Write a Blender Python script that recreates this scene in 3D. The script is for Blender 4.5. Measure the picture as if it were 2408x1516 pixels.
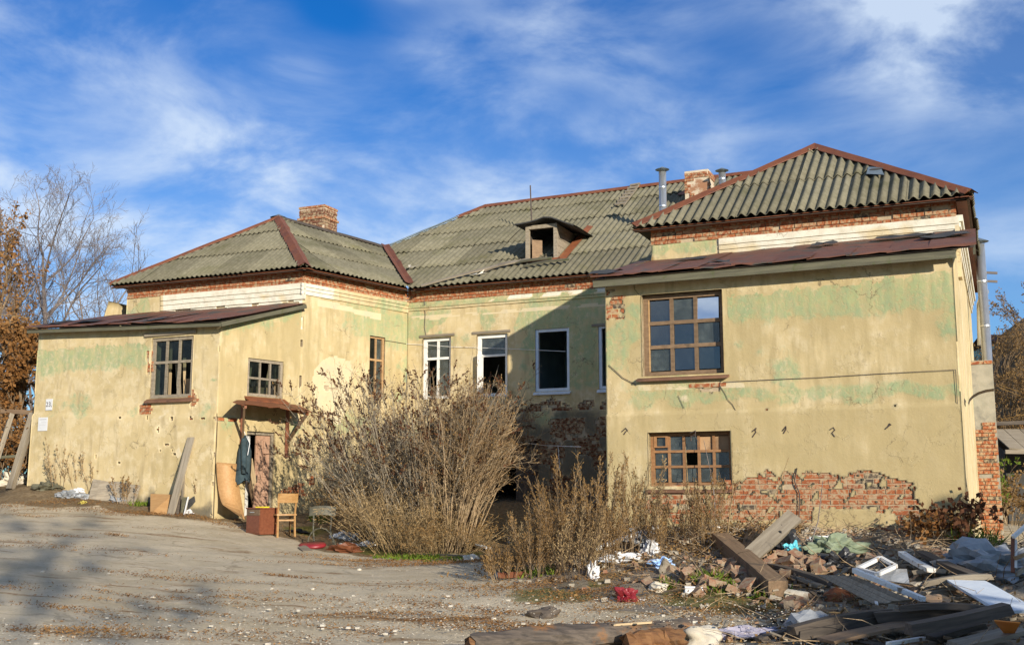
import bpy, math, random
import numpy as np
from mathutils import Vector, Matrix, noise

for _o in list(bpy.data.objects):
    bpy.data.objects.remove(_o, do_unlink=True)
SC = bpy.context.scene
COL = SC.collection
R = random.Random(7)

# ------------------------------------------------------------------ camera
EYE = 1.6
PITCH = math.atan(661 / 4200)
cd = bpy.data.cameras.new('camera')
cd.sensor_fit = 'HORIZONTAL'; cd.sensor_width = 36; cd.lens = 36 * 4200 / 3840
cd.clip_start = 0.1; cd.clip_end = 4000
cam = bpy.data.objects.new('camera', cd); COL.objects.link(cam)
cam.location = (0, 0, EYE); cam.rotation_euler = (math.pi / 2 + PITCH, 0, 0)
SC.camera = cam

# ------------------------------------------------------------------ light
SUN_EL = math.radians(15.0)
SUN_AZ = math.radians(-27.0)           # heading the light travels to, from +Y towards +X
LD = Vector((math.sin(SUN_AZ) * math.cos(SUN_EL), math.cos(SUN_AZ) * math.cos(SUN_EL), -math.sin(SUN_EL)))
sd = bpy.data.lights.new('sun', 'SUN'); sd.energy = 5.0; sd.angle = math.radians(0.53)
sd.color = (1.0, 0.91, 0.76)
sun = bpy.data.objects.new('sun', sd); COL.objects.link(sun)
sun.rotation_euler = LD.to_track_quat('-Z', 'Y').to_euler(); sun.location = (10, -20, 20)

wd = bpy.data.worlds.new('World'); SC.world = wd; wd.use_nodes = True
nt = wd.node_tree; N = nt.nodes; Lk = nt.links
N.clear()
out = N.new('ShaderNodeOutputWorld'); bg = N.new('ShaderNodeBackground')
sky = N.new('ShaderNodeTexSky'); sky.sky_type = 'NISHITA'; sky.sun_disc = False
sky.sun_elevation = SUN_EL
sky.sun_rotation = math.atan2(-LD.x, -LD.y)
sky.air_density = 1.0; sky.dust_density = 0.3; sky.ozone_density = 2.5
hs = N.new('ShaderNodeHueSaturation'); hs.inputs['Saturation'].default_value = 1.32; hs.inputs['Value'].default_value = 1.0
Lk.new(sky.outputs[0], hs.inputs['Color'])
tc = N.new('ShaderNodeTexCoord')
sep = N.new('ShaderNodeSeparateXYZ'); Lk.new(tc.outputs['Generated'], sep.inputs[0])
def wmath(op, a, b=None, c=None):
    n = N.new('ShaderNodeMath'); n.operation = op
    for i, v in enumerate((a, b, c)):
        if v is None: continue
        if isinstance(v, (int, float)): n.inputs[i].default_value = v
        else: Lk.new(v, n.inputs[i])
    return n.outputs[0]
def wnoise(loc, rot, scl, scale, detail, rough, dist):
    mp = N.new('ShaderNodeMapping'); mp.inputs['Location'].default_value = loc
    mp.inputs['Rotation'].default_value = rot; mp.inputs['Scale'].default_value = scl
    Lk.new(tc.outputs['Generated'], mp.inputs[0])
    t = N.new('ShaderNodeTexNoise'); t.inputs['Scale'].default_value = scale; t.inputs['Detail'].default_value = detail
    t.inputs['Roughness'].default_value = rough; t.inputs['Distortion'].default_value = dist
    Lk.new(mp.outputs[0], t.inputs['Vector'])
    return t.outputs['Fac']
def wramp(f, a, b):
    m = N.new('ShaderNodeMapRange'); m.interpolation_type = 'SMOOTHSTEP'
    m.inputs['From Min'].default_value = a; m.inputs['From Max'].default_value = b
    Lk.new(f, m.inputs[0]); return m.outputs[0]
n1 = wnoise((0.8, 1.3, 0.2), (0, .30, 0), (1.0, 1.0, 1.9), 1.9, 3, 0.5, 0.2)     # broad veils
n2 = wnoise((7.7, 4.1, 2.0), (0, -.35, .2), (1.0, 1.0, 2.3), 4.6, 7, 0.58, 0.35)    # wisps
c1 = wramp(n1, 0.36, 0.57); c2 = wramp(n2, 0.38, 0.74)
lowv = wramp(sep.outputs['Z'], 0.40, 0.10)
cl = wmath('MULTIPLY', c1, wmath('ADD', wmath('MULTIPLY', c2, 1.10), 0.10))
cl = wmath('ADD', cl, wmath('MULTIPLY', lowv, wmath('ADD', wmath('MULTIPLY', c2, 0.36), 0.22)))
cl = wmath('MINIMUM', cl, 0.80)
tint = N.new('ShaderNodeMix'); tint.data_type = 'RGBA'; tint.blend_type = 'MULTIPLY'; tint.inputs[0].default_value = 1
tint.inputs[7].default_value = (0.25, 0.72, 1.14, 1); Lk.new(hs.outputs[0], tint.inputs[6])
mx = N.new('ShaderNodeMix'); mx.data_type = 'RGBA'
Lk.new(cl, mx.inputs[0]); Lk.new(tint.outputs[2], mx.inputs[6])
mx.inputs[7].default_value = (5.9, 6.9, 8.2, 1)
Lk.new(mx.outputs[2], bg.inputs[0]); bg.inputs[1].default_value = 0.10
Lk.new(bg.outputs[0], out.inputs[0])

vs = SC.view_settings
vs.view_transform = 'Standard'; vs.look = 'None'; vs.gamma = 1.0; vs.exposure = 0.30
SC.render.engine = 'CYCLES'

# ------------------------------------------------------------------ picture <-> place
K = 3840 / 2408; FD = 4200 / K
_c, _s = math.cos(PITCH), math.sin(PITCH)
def ray(x, y):
    a = (x - 1204) / FD; b = (758 - y) / FD
    return np.array([a, _c - b * _s, _s + b * _c])
CAM = np.array([0, 0, EYE])
def at(x, y, Y):                       # point on the sight line at distance Y ahead
    r = ray(x, y); return CAM + r * (Y / r[1])
def onplane(x, y, p0, n):
    r = ray(x, y); n = np.asarray(n, float)
    return CAM + r * (np.dot(np.asarray(p0) - CAM, n) / np.dot(r, n))
def V3(p): return Vector((float(p[0]), float(p[1]), float(p[2])))
def nz(v): v = np.asarray(v, float); return v / np.linalg.norm(v)

# ------------------------------------------------------------------ plan
U = np.array([.9164, -.4003]); V = np.array([.4003, .9164]); V2 = nz([.636, .772])
C0 = np.array([1.56, 18.5]); CW = 5.45; C1 = C0 + CW * U
RD = 2.8; R0 = C0 + RD * V; R1 = C1 + RD * V
P = np.array([-4.72, 24.90]); Bc = np.array([-6.10, 23.22]); Q = np.array([-2.60, 27.48])
N2 = np.array([V2[1], -V2[0]])

# ------------------------------------------------------------------ ground height
_ctl = np.array([
 (0,0,0),(-6,0,.05),(6,0,-.05),(0,-15,-.3),(-15,-12,0),(14,-12,-.3),(-3,6,.12),(3,6,-.05),
 (-10.7,25.0,1.85),(-11.8,24.0,1.42),(-8.6,22.9,1.36),(-6.3,22.9,1.22),(-5.0,23.4,1.05),(-4.2,22.0,.84),(-4.3,24.6,1.2),
 (-2.4,27.2,1.5),(0,26.2,1.5),(1.6,25,1.3),(-1.6,22,.66),(.2,20.5,.72),(1.5,18.3,.95),(3.2,17.4,1.12),(4.8,16.6,1.08),(6.6,15.9,.95),
 (.7,15,.48),(.9,14,.36),(2.6,14.5,.55),(4.6,14.4,.62),(6.2,13.6,.62),(4.6,11.6,.36),(2.4,12,.22),(0,11.5,.12),(4.2,9.6,.22),(2.2,9.5,.08),(7,10,.45),
 (-5,11,.38),(-3,16,.52),(-8,18,.95),(-5.5,19.5,.82),(-9,12,.65),(-12,18,1.15),(-2,14,.36),(-.3,17.3,.58),
 (9.4,16,.7),(10.5,20,.7),(9,23,.8),(12,26,.8),(-14,28,1.8),(-20,36,2.0),(-30,24,1.8),(0,45,1.8),(25,20,.6),(30,45,1.2),(-40,60,2.5),(40,-40,-.5),(-40,-40,.2),(0,90,2),(60,70,2),(-70,90,3),(90,20,.5),(-90,10,1.5)], float)
def _tps(d2): return np.where(d2 > 1e-9, .5 * d2 * np.log(np.maximum(d2, 1e-9)), 0)
_n = len(_ctl)
_A = np.zeros((_n + 3, _n + 3))
_A[:_n, :_n] = _tps(((_ctl[:, None, :2] - _ctl[None, :, :2]) ** 2).sum(-1)) + np.eye(_n) * .15
_A[:_n, _n] = 1; _A[:_n, _n + 1:] = _ctl[:, :2]; _A[_n:, :_n] = _A[:_n, _n:].T
_w = np.linalg.solve(_A, np.r_[_ctl[:, 2], 0, 0, 0])
def gz(x, y):
    x = np.atleast_1d(np.asarray(x, float)); y = np.atleast_1d(np.asarray(y, float))
    xc = np.clip(x, -90, 90); yc = np.clip(y, -40, 90)
    d2 = (xc[:, None] - _ctl[:, 0]) ** 2 + (yc[:, None] - _ctl[:, 1]) ** 2
    z = _tps(d2) @ _w[:_n] + _w[_n] + _w[_n + 1] * xc + _w[_n + 2] * yc
    a = np.clip((y - 27) / 45, 0, 1); a = a * a * (3 - 2 * a)
    b = np.clip((x - .31 * y) / 11, 0, 1); b = b * b * (3 - 2 * b)
    return z + 11.5 * a * b
def gh(x, y): return float(gz(x, y)[0])
def G(px, py, lift=0.0):               # where the sight line meets the ground
    r = ray(px, py); s = np.arange(4, 60, .1); pts = CAM + r[None] * s[:, None]
    d = pts[:, 2] - gz(pts[:, 0], pts[:, 1])
    i = np.argmax(d < 0) if (d < 0).any() else len(s) - 1
    p = pts[i].copy(); p[2] = gh(p[0], p[1]) + lift
    return p

# ------------------------------------------------------------------ mesh helpers
def tag(o, label=None, cat=None, group=None, kind=None):
    if label: o['label'] = label
    if cat: o['category'] = cat
    if group: o['group'] = group
    if kind or cat: o['kind'] = kind or 'thing'
    return o
def orig(o):
    v = Vector((0, 0, 0))
    while o is not None: v += o.location; o = o.parent
    return v
def thing(name, loc, label, cat, group=None):
    o = bpy.data.objects.new(name, None); COL.objects.link(o); o.empty_display_size = .2
    o.location = V3(loc); return tag(o, label, cat, group)
def mk(name, Vs, Fs, mat, parent=None, smooth=False, paint=None, flat_origin=False):
    A = np.asarray(Vs, float).reshape(-1, 3)
    if parent is not None: o0 = np.array(orig(parent))
    elif flat_origin: o0 = np.zeros(3)
    else:
        lo, hi = A.min(0), A.max(0); o0 = np.array([(lo[0] + hi[0]) / 2, (lo[1] + hi[1]) / 2, lo[2]])
    me = bpy.data.meshes.new(name)
    me.from_pydata((A - o0).tolist(), [], Fs)
    if paint is not None:
        at_ = me.attributes.new('paint', 'FLOAT_COLOR', 'POINT')
        at_.data.foreach_set('color', np.asarray(paint, np.float32).ravel())
    if smooth: me.polygons.foreach_set('use_smooth', np.ones(len(me.polygons), bool))
    if mat is not None: me.materials.append(mat)
    me.update()
    o = bpy.data.objects.new(name, me); COL.objects.link(o)
    if parent is not None: o.parent = parent
    else: o.location = o0
    return o
BOXF = [(0,1,3,2),(4,6,7,5),(0,4,5,1),(2,3,7,6),(0,2,6,4),(1,5,7,3)]
class MB:
    def __init__(s): s.v = []; s.f = []; s.n = 0
    def add(s, vs, fs):
        b = s.n
        s.v.extend([tuple(map(float, p)) for p in vs]); s.f.extend([tuple(b + i for i in q) for q in fs]); s.n += len(vs)
    def box8(s, p): s.add(p, BOXF)
    def bar(s, p0, p1, w, h, up=(0, 0, 1), jit=0):
        p0 = np.asarray(p0, float); p1 = np.asarray(p1, float); x = nz(p1 - p0)
        y = np.cross(up, x)
        if np.linalg.norm(y) < 1e-4: y = np.cross((0, 1, 0), x)
        y = nz(y); z = np.cross(x, y)
        ps = []
        for p in (p0, p1):
            for a in (-1, 1):
                for b in (-1, 1):
                    ps.append(p + y * a * w / 2 + z * b * h / 2 + (np.array([R.uniform(-jit, jit) for _ in range(3)]) if jit else 0))
        s.box8([ps[0], ps[1], ps[2], ps[3], ps[4], ps[5], ps[6], ps[7]])
    def tube(s, pts, r0, r1=None, n=3, cap=False):
        if r1 is None: r1 = r0
        pts = [(float(p[0]), float(p[1]), float(p[2])) for p in pts]; m = len(pts); b = s.n
        cs = [(math.cos(2 * math.pi * k / n), math.sin(2 * math.pi * k / n)) for k in range(n)]
        for i, p in enumerate(pts):
            q0, q1 = pts[max(i - 1, 0)], pts[min(i + 1, m - 1)]
            tx, ty, tz = q1[0] - q0[0], q1[1] - q0[1], q1[2] - q0[2]; L = math.sqrt(tx*tx + ty*ty + tz*tz)
            if L > 1e-9: tx /= L; ty /= L; tz /= L
            else: tx, ty, tz = 0., 0., 1.
            ax, ay, az = ty*.55 - tz*.77, tz*.31 - tx*.55, tx*.77 - ty*.31; L = math.sqrt(ax*ax + ay*ay + az*az)
            if L < .05: ax, ay, az = 1., 0., 0.
            else: ax /= L; ay /= L; az /= L
            ex, ey, ez = ty*az - tz*ay, tz*ax - tx*az, tx*ay - ty*ax
            r = r0 + (r1 - r0) * i / max(m - 1, 1)
            for c, q in cs:
                s.v.append((p[0] + r*(ax*c + ex*q), p[1] + r*(ay*c + ey*q), p[2] + r*(az*c + ez*q)))
        s.n += m * n
        for i in range(m - 1):
            for k in range(n):
                s.f.append((b + i*n + k, b + i*n + (k+1) % n, b + (i+1)*n + (k+1) % n, b + (i+1)*n + k))
        if cap:
            s.f.append(tuple(b + k for k in range(n))); s.f.append(tuple(b + (m-1)*n + k for k in range(n)))
    def leaf(s, p, d, L, w, rr):
        dx, dy, dz = float(d[0]), float(d[1]), float(d[2]); l = math.sqrt(dx*dx + dy*dy + dz*dz) or 1.
        dx /= l; dy /= l; dz /= l
        bx, by, bz = rr.uniform(-1, 1), rr.uniform(-1, 1), rr.uniform(-1, 1)
        ax, ay, az = dy*bz - dz*by, dz*bx - dx*bz, dx*by - dy*bx; l = math.sqrt(ax*ax + ay*ay + az*az)
        if l < .05: ax, ay, az, l = 1., 0., 0., 1.
        k = w / 2 / l; ax *= k; ay *= k; az *= k; h = L * .5
        x, y, z = float(p[0]), float(p[1]), float(p[2]); b = s.n
        mx_, my_, mz_ = x + dx*h, y + dy*h, z + dz*h
        s.v += [(x, y, z), (mx_ + ax, my_ + ay, mz_ + az), (x + dx*L, y + dy*L, z + dz*L), (mx_ - ax, my_ - ay, mz_ - az)]
        s.f.append((b, b + 1, b + 2, b + 3)); s.n += 4
    def build(s, name, mat, parent=None, smooth=False):
        return mk(name, s.v, s.f, mat, parent, smooth)
_nbar = 0
def board(name, p0, p1, w, h, mat, parent=None, up=(0, 0, 1), bow=0.0, rag=0.0, roll=0.0):
    """one plank or beam as an object of its own, grain along its local X"""
    p0 = np.asarray(p0, float); p1 = np.asarray(p1, float); L = np.linalg.norm(p1 - p0)
    x = nz(p1 - p0); y = np.cross(up, x)
    if np.linalg.norm(y) < 1e-4: y = np.cross((0, 1, 0), x)
    y = nz(y); z = np.cross(x, y)
    if roll:
        y, z = y * math.cos(roll) + z * math.sin(roll), z * math.cos(roll) - y * math.sin(roll)
    vs = []; fs = []; m = 5
    for i in range(m):
        f = i / (m - 1); xx = (f - .5) * L; zb = bow * (1 - (2*f - 1) ** 2)
        j = rag if i in (0, m - 1) else rag * .25
        for a, b in ((-1, -1), (1, -1), (1, 1), (-1, 1)):
            vs.append((xx + R.uniform(-j, j), a * w / 2 * (1 + R.uniform(-.04, .04)), b * h / 2 * (1 + R.uniform(-.05, .05)) + zb))
    for i in range(m - 1):
        for k in range(4):
            fs.append((i*4 + k, i*4 + (k+1) % 4, i*4 + 4 + (k+1) % 4, i*4 + 4 + k))
    fs += [(3, 2, 1, 0), tuple((m-1)*4 + k for k in range(4))]
    me = bpy.data.meshes.new(name); me.from_pydata(vs, [], fs); me.materials.append(mat); me.update()
    o = bpy.data.objects.new(name, me); COL.objects.link(o)
    c = (p0 + p1) / 2
    if parent is not None: o.parent = parent; o.location = V3(c) - orig(parent)
    else: o.location = V3(c)
    o.rotation_mode = 'QUATERNION'
    o.rotation_quaternion = Matrix(((x[0], y[0], z[0]), (x[1], y[1], z[1]), (x[2], y[2], z[2]))).to_quaternion()
    return o
def lump(c, r, seed, n=2, sq=(1, 1, 1), amp=.35, fr=1.3):
    """an uneven stone-like closed shape"""
    t = (1 + 5 ** .5) / 2
    v = [nz(q) for q in [(-1,t,0),(1,t,0),(-1,-t,0),(1,-t,0),(0,-1,t),(0,1,t),(0,-1,-t),(0,1,-t),(t,0,-1),(t,0,1),(-t,0,-1),(-t,0,1)]]
    f = [(0,11,5),(0,5,1),(0,1,7),(0,7,10),(0,10,11),(1,5,9),(5,11,4),(11,10,2),(10,7,6),(7,1,8),(3,9,4),(3,4,2),(3,2,6),(3,6,8),(3,8,9),(4,9,5),(2,4,11),(6,2,10),(8,6,7),(9,8,1)]
    for _ in range(n):
        md = {}; nf = []
        def mid(a, b):
            k = (min(a, b), max(a, b))
            if k not in md: v.append(nz(v[a] + v[b])); md[k] = len(v) - 1
            return md[k]
        for a, b, c_ in f:
            ab, bc, ca = mid(a, b), mid(b, c_), mid(c_, a)
            nf += [(a, ab, ca), (b, bc, ab), (c_, ca, bc), (ab, bc, ca)]
        f = nf
    o = []
    for q in v:
        k = 1 + amp * noise.noise(Vector(q * fr + seed)) * 1.6 + amp * .4 * noise.noise(Vector(q * fr * 3 + seed))
        o.append(np.asarray(c) + q * r * k * np.array(sq))
    return o, f

# ------------------------------------------------------------------ materials
def _nodes(name):
    m = bpy.data.materials.new(name); m.use_nodes = True
    t = m.node_tree; t.nodes.clear()
    o = t.nodes.new('ShaderNodeOutputMaterial'); b = t.nodes.new('ShaderNodeBsdfPrincipled')
    t.links.new(b.outputs[0], o.inputs[0]); return m, t, b
def _mix(t, f, a, b, blend='MIX'):
    n = t.nodes.new('ShaderNodeMix'); n.data_type = 'RGBA'; n.blend_type = blend
    for i, v in ((0, f), (6, a), (7, b)):
        if isinstance(v, (int, float)): n.inputs[i].default_value = v
        elif isinstance(v, tuple): n.inputs[i].default_value = (*v[:3], 1)
        else: t.links.new(v, n.inputs[i])
    return n.outputs[2]
def _noise(t, scale, detail=4, rough=.55, vec=None, scl=None, dist=0, coord='Object'):
    n = t.nodes.new('ShaderNodeTexNoise'); n.inputs['Scale'].default_value = scale
    n.inputs['Detail'].default_value = detail; n.inputs['Roughness'].default_value = rough; n.inputs['Distortion'].default_value = dist
    if vec is None:
        c = t.nodes.new('ShaderNodeTexCoord'); vec = c.outputs[coord]
    if scl:
        mp = t.nodes.new('ShaderNodeMapping'); mp.inputs['Scale'].default_value = scl; t.links.new(vec, mp.inputs[0]); vec = mp.outputs[0]
    t.links.new(vec, n.inputs['Vector']); return n.outputs['Fac']
def _rng(t, f, a, b, c=0., d=1., smooth=True):
    m = t.nodes.new('ShaderNodeMapRange')
    if smooth: m.interpolation_type = 'SMOOTHSTEP'
    for i, v in enumerate((a, b, c, d)): m.inputs[i + 1].default_value = v
    t.links.new(f, m.inputs[0]); return m.outputs[0]
def _mul(t, a, b, op='MULTIPLY'):
    n = t.nodes.new('ShaderNodeMath'); n.operation = op; n.use_clamp = op == 'ADD'
    for i, v in enumerate((a, b)):
        if isinstance(v, (int, float)): n.inputs[i].default_value = v
        else: t.links.new(v, n.inputs[i])
    return n.outputs[0]
def _bump(t, b, h, s, d=.01):
    n = t.nodes.new('ShaderNodeBump'); n.inputs['Strength'].default_value = s; n.inputs['Distance'].default_value = d
    t.links.new(h, n.inputs['Height']); t.links.new(n.outputs[0], b.inputs['Normal'])
def mat(name, a, b_, scale=6, rough=.85, bump=.3, scl=None, rnd=.25, spec=None, c=None, cscale=2.0, cw=(.55, .7), metal=0., detail=6):
    m, t, b = _nodes(name)
    f = _noise(t, scale, detail, .6, scl=scl)
    col = _mix(t, _rng(t, f, .3, .7), a, b_)
    if c: col = _mix(t, _rng(t, _noise(t, cscale, 6, .65), *cw), col, c)
    if rnd:
        oi = t.nodes.new('ShaderNodeObjectInfo')
        hsv = t.nodes.new('ShaderNodeHueSaturation'); t.links.new(col, hsv.inputs['Color'])
        t.links.new(_rng(t, oi.outputs['Random'], 0, 1, 1 - rnd, 1 + rnd, False), hsv.inputs['Value']); col = hsv.outputs[0]
    t.links.new(col, b.inputs['Base Color']); b.inputs['Roughness'].default_value = rough; b.inputs['Metallic'].default_value = metal
    if spec is not None: b.inputs['Specular IOR Level'].default_value = spec
    if bump: _bump(t, b, _noise(t, scale * 3, 5, .65, scl=scl), bump, .01)
    return m
def wood(name, a, b_, rough=.8, rnd=.2, c=None):
    return mat(name, a, b_, 5, rough, .5, scl=(.35, 5, 5), rnd=rnd, c=c, cscale=3)
# ------------------------------------------------------------------ materials of the place
def _cracks(t, scale, w):
    tcn = t.nodes.new('ShaderNodeTexCoord'); vec = tcn.outputs['Object']
    vo = t.nodes.new('ShaderNodeTexVoronoi'); vo.feature = 'DISTANCE_TO_EDGE'; vo.inputs['Scale'].default_value = scale
    nv = t.nodes.new('ShaderNodeTexNoise'); nv.inputs['Scale'].default_value = 2.2; nv.inputs['Detail'].default_value = 8; nv.inputs['Roughness'].default_value = .6; t.links.new(vec, nv.inputs['Vector'])
    q = t.nodes.new('ShaderNodeVectorMath'); q.operation = 'MULTIPLY_ADD'; t.links.new(nv.outputs['Color'], q.inputs[0]); q.inputs[1].default_value = (.8, .8, .8); t.links.new(vec, q.inputs[2]); t.links.new(q.outputs[0], vo.inputs['Vector'])
    return _rng(t, vo.outputs['Distance'], w, w * .2)
def make_plaster():
    m, t, b = _nodes('plaster')
    a = t.nodes.new('ShaderNodeAttribute'); a.attribute_name = 'paint'
    sp = t.nodes.new('ShaderNodeSeparateColor'); t.links.new(a.outputs['Color'], sp.inputs[0])
    big = _noise(t, .9, 6, .6); mid = _noise(t, 4.5, 8, .65); fine = _noise(t, 30, 5, .7)
    drip = _noise(t, 3.0, 6, .6, scl=(2.2, 2.2, .35))
    col = _mix(t, _rng(t, big, .35, .65), (.60, .475, .262), (.50, .392, .205))
    col = _mix(t, _rng(t, mid, .42, .72, 0, .75), col, (.67, .56, .36))
    col = _mix(t, _rng(t, drip, .48, .74, 0, .6), col, (.33, .255, .145))
    flk = _noise(t, 1.7, 10, .68); flk2 = _noise(t, 2.6, 10, .7)
    col = _mix(t, _rng(t, flk, .555, .575, 0, .45), col, (.66, .55, .35))
    col = _mix(t, _rng(t, flk2, .60, .612, 0, .40), col, (.37, .295, .165))
    def thr(ch, soft=.22, amp=.55, nz_=mid):
        s = _mul(t, sp.outputs[ch], _mul(t, _mul(t, nz_, .5, 'SUBTRACT'), amp), 'ADD')
        return _rng(t, s, .45 - soft / 2, .45 + soft / 2)
    g = thr('Green', .5, .9, drip)                                          # brown wash
    col = _mix(t, _mul(t, g, .80), col, (.41, .322, .160))
    gr = _mix(t, _rng(t, mid, .35, .65), (.345, .395, .195), (.265, .34, .185))
    st2 = _noise(t, 5.0, 7, .65, scl=(1.6, 1.6, .5)); fl = _noise(t, 13, 6, .7)
    gm = _mul(t, thr('Red', .30, 1.3), _mul(t, _rng(t, st2, .32, .62, .35, .85), _rng(t, fl, .62, .50, .35, 1.0)))
    col = _mix(t, gm, col, gr)
    wc = _mix(t, _rng(t, sp.outputs['Blue'], 1.0, 1.3), (.66, .545, .34), (.78, .74, .62))
    col = _mix(t, _mul(t, thr('Blue', .10, .45), .92), col, _mix(t, _rng(t, mid, .4, .75, 0, .7), wc, (.52, .46, .34)))
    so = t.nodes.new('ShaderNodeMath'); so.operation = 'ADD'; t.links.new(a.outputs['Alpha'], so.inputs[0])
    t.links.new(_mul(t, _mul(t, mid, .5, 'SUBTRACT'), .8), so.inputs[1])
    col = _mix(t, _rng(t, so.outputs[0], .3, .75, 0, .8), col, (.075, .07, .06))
    col = _mix(t, _rng(t, fine, .68, .80, 0, .28), col, (.22, .16, .09))
    t.links.new(col, b.inputs['Base Color']); b.inputs['Roughness'].default_value = .92
    b.inputs['Specular IOR Level'].default_value = .2
    hgt = _mul(t, _mul(t, mid, .8), _mul(t, _mul(t, fine, .3), _mul(t, _mul(t, gm, .35), _rng(t, flk, .555, .575, 0, .25), 'ADD'), 'ADD'), 'ADD')
    col = _mix(t, _mul(t, _cracks(t, 1.1, .010), _rng(t, big, .50, .62, 0, .8)), col, (.13, .10, .06)); t.links.new(col, b.inputs['Base Color'])
    _bump(t, b, hgt, .55, .02)
    return m
def make_slate():
    m, t, b = _nodes('slate')
    big = _noise(t, 1.3, 5, .6); fine = _noise(t, 9, 7, .7)
    col = _mix(t, _rng(t, fine, .3, .7), (.145, .131, .086), (.212, .192, .132))
    col = _mix(t, _rng(t, big, .48, .75, 0, .7), col, (.105, .100, .050))
    col = _mix(t, _rng(t, _noise(t, 2.6, 7, .7), .62, .74, 0, .4), col, (.30, .24, .10))
    col = _mix(t, _rng(t, _noise(t, 22, 4, .7), .60, .75, 0, .6), col, (.07, .064, .04))
    oi = t.nodes.new('ShaderNodeObjectInfo'); hsv = t.nodes.new('ShaderNodeHueSaturation')
    t.links.new(col, hsv.inputs['Color']); t.links.new(_rng(t, oi.outputs['Random'], 0, 1, .80, 1.16, False), hsv.inputs['Value'])
    t.links.new(hsv.outputs[0], b.inputs['Base Color']); b.inputs['Roughness'].default_value = .9; b.inputs['Specular IOR Level'].default_value = .2
    _bump(t, b, fine, .4, .01); return m
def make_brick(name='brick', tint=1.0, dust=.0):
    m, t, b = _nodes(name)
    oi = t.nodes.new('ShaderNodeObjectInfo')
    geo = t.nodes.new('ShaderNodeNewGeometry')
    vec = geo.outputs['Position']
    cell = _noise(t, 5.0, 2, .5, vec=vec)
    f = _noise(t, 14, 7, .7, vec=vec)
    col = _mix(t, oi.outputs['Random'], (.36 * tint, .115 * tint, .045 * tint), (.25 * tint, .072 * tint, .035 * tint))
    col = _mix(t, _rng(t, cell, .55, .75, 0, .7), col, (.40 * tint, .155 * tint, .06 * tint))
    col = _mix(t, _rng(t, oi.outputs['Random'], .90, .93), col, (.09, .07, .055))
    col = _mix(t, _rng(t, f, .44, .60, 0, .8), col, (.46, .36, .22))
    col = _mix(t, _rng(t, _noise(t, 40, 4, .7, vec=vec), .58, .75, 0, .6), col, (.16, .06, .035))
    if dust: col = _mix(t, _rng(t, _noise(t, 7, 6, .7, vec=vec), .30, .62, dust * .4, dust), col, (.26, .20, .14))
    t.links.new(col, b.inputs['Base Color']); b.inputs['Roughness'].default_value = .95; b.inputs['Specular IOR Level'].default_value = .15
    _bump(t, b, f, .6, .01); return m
def make_glass(name, refl, tint, rough=.03, dust=.05):
    m = bpy.data.materials.new(name); m.use_nodes = True; t = m.node_tree; t.nodes.clear()
    o = t.nodes.new('ShaderNodeOutputMaterial'); tr = t.nodes.new('ShaderNodeBsdfTransparent'); gl = t.nodes.new('ShaderNodeBsdfGlossy')
    df = t.nodes.new('ShaderNodeBsdfDiffuse'); df.inputs[0].default_value = (.27, .31, .30, 1)
    tr.inputs[0].default_value = (*tint, 1); gl.inputs['Roughness'].default_value = rough
    lw = t.nodes.new('ShaderNodeLayerWeight'); lw.inputs[0].default_value = .5
    f = _mul(t, _mul(t, _mul(t, lw.outputs['Facing'], 5., 'POWER'), .9), .02 + refl, 'ADD')
    d = t.nodes.new('ShaderNodeMixShader'); t.links.new(_rng(t, _noise(t, 5, 6, .7), .4, .8, dust * .3, dust), d.inputs[0])
    t.links.new(tr.outputs[0], d.inputs[1]); t.links.new(df.outputs[0], d.inputs[2])
    x = t.nodes.new('ShaderNodeMixShader'); t.links.new(f, x.inputs[0]); t.links.new(d.outputs[0], x.inputs[1]); t.links.new(gl.outputs[0], x.inputs[2])
    t.links.new(x.outputs[0], o.inputs[0]); return m
def make_leaf(name, a, b_, scale=3.0, rough=.8, trans=.25):
    m, t, b = _nodes(name)
    geo = t.nodes.new('ShaderNodeNewGeometry')
    f = _noise(t, scale, 4, .6, vec=geo.outputs['Position'])
    f2 = _noise(t, 25, 2, .6, vec=geo.outputs['Position'])
    col = _mix(t, _rng(t, f, .35, .65), a, b_)
    hsv = t.nodes.new('ShaderNodeHueSaturation'); t.links.new(col, hsv.inputs['Color'])
    t.links.new(_rng(t, f2, .25, .75, .6, 1.4), hsv.inputs['Value'])
    t.links.new(hsv.outputs[0], b.inputs['Base Color']); b.inputs['Roughness'].default_value = rough
    b.inputs['Specular IOR Level'].default_value = .15
    if trans:
        o = [n for n in t.nodes if n.type == 'OUTPUT_MATERIAL'][0]
        tl = t.nodes.new('ShaderNodeBsdfTranslucent'); t.links.new(hsv.outputs[0], tl.inputs[0])
        x = t.nodes.new('ShaderNodeMixShader'); x.inputs[0].default_value = trans
        t.links.new(b.outputs[0], x.inputs[1]); t.links.new(tl.outputs[0], x.inputs[2]); t.links.new(x.outputs[0], o.inputs[0])
    return m
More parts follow.
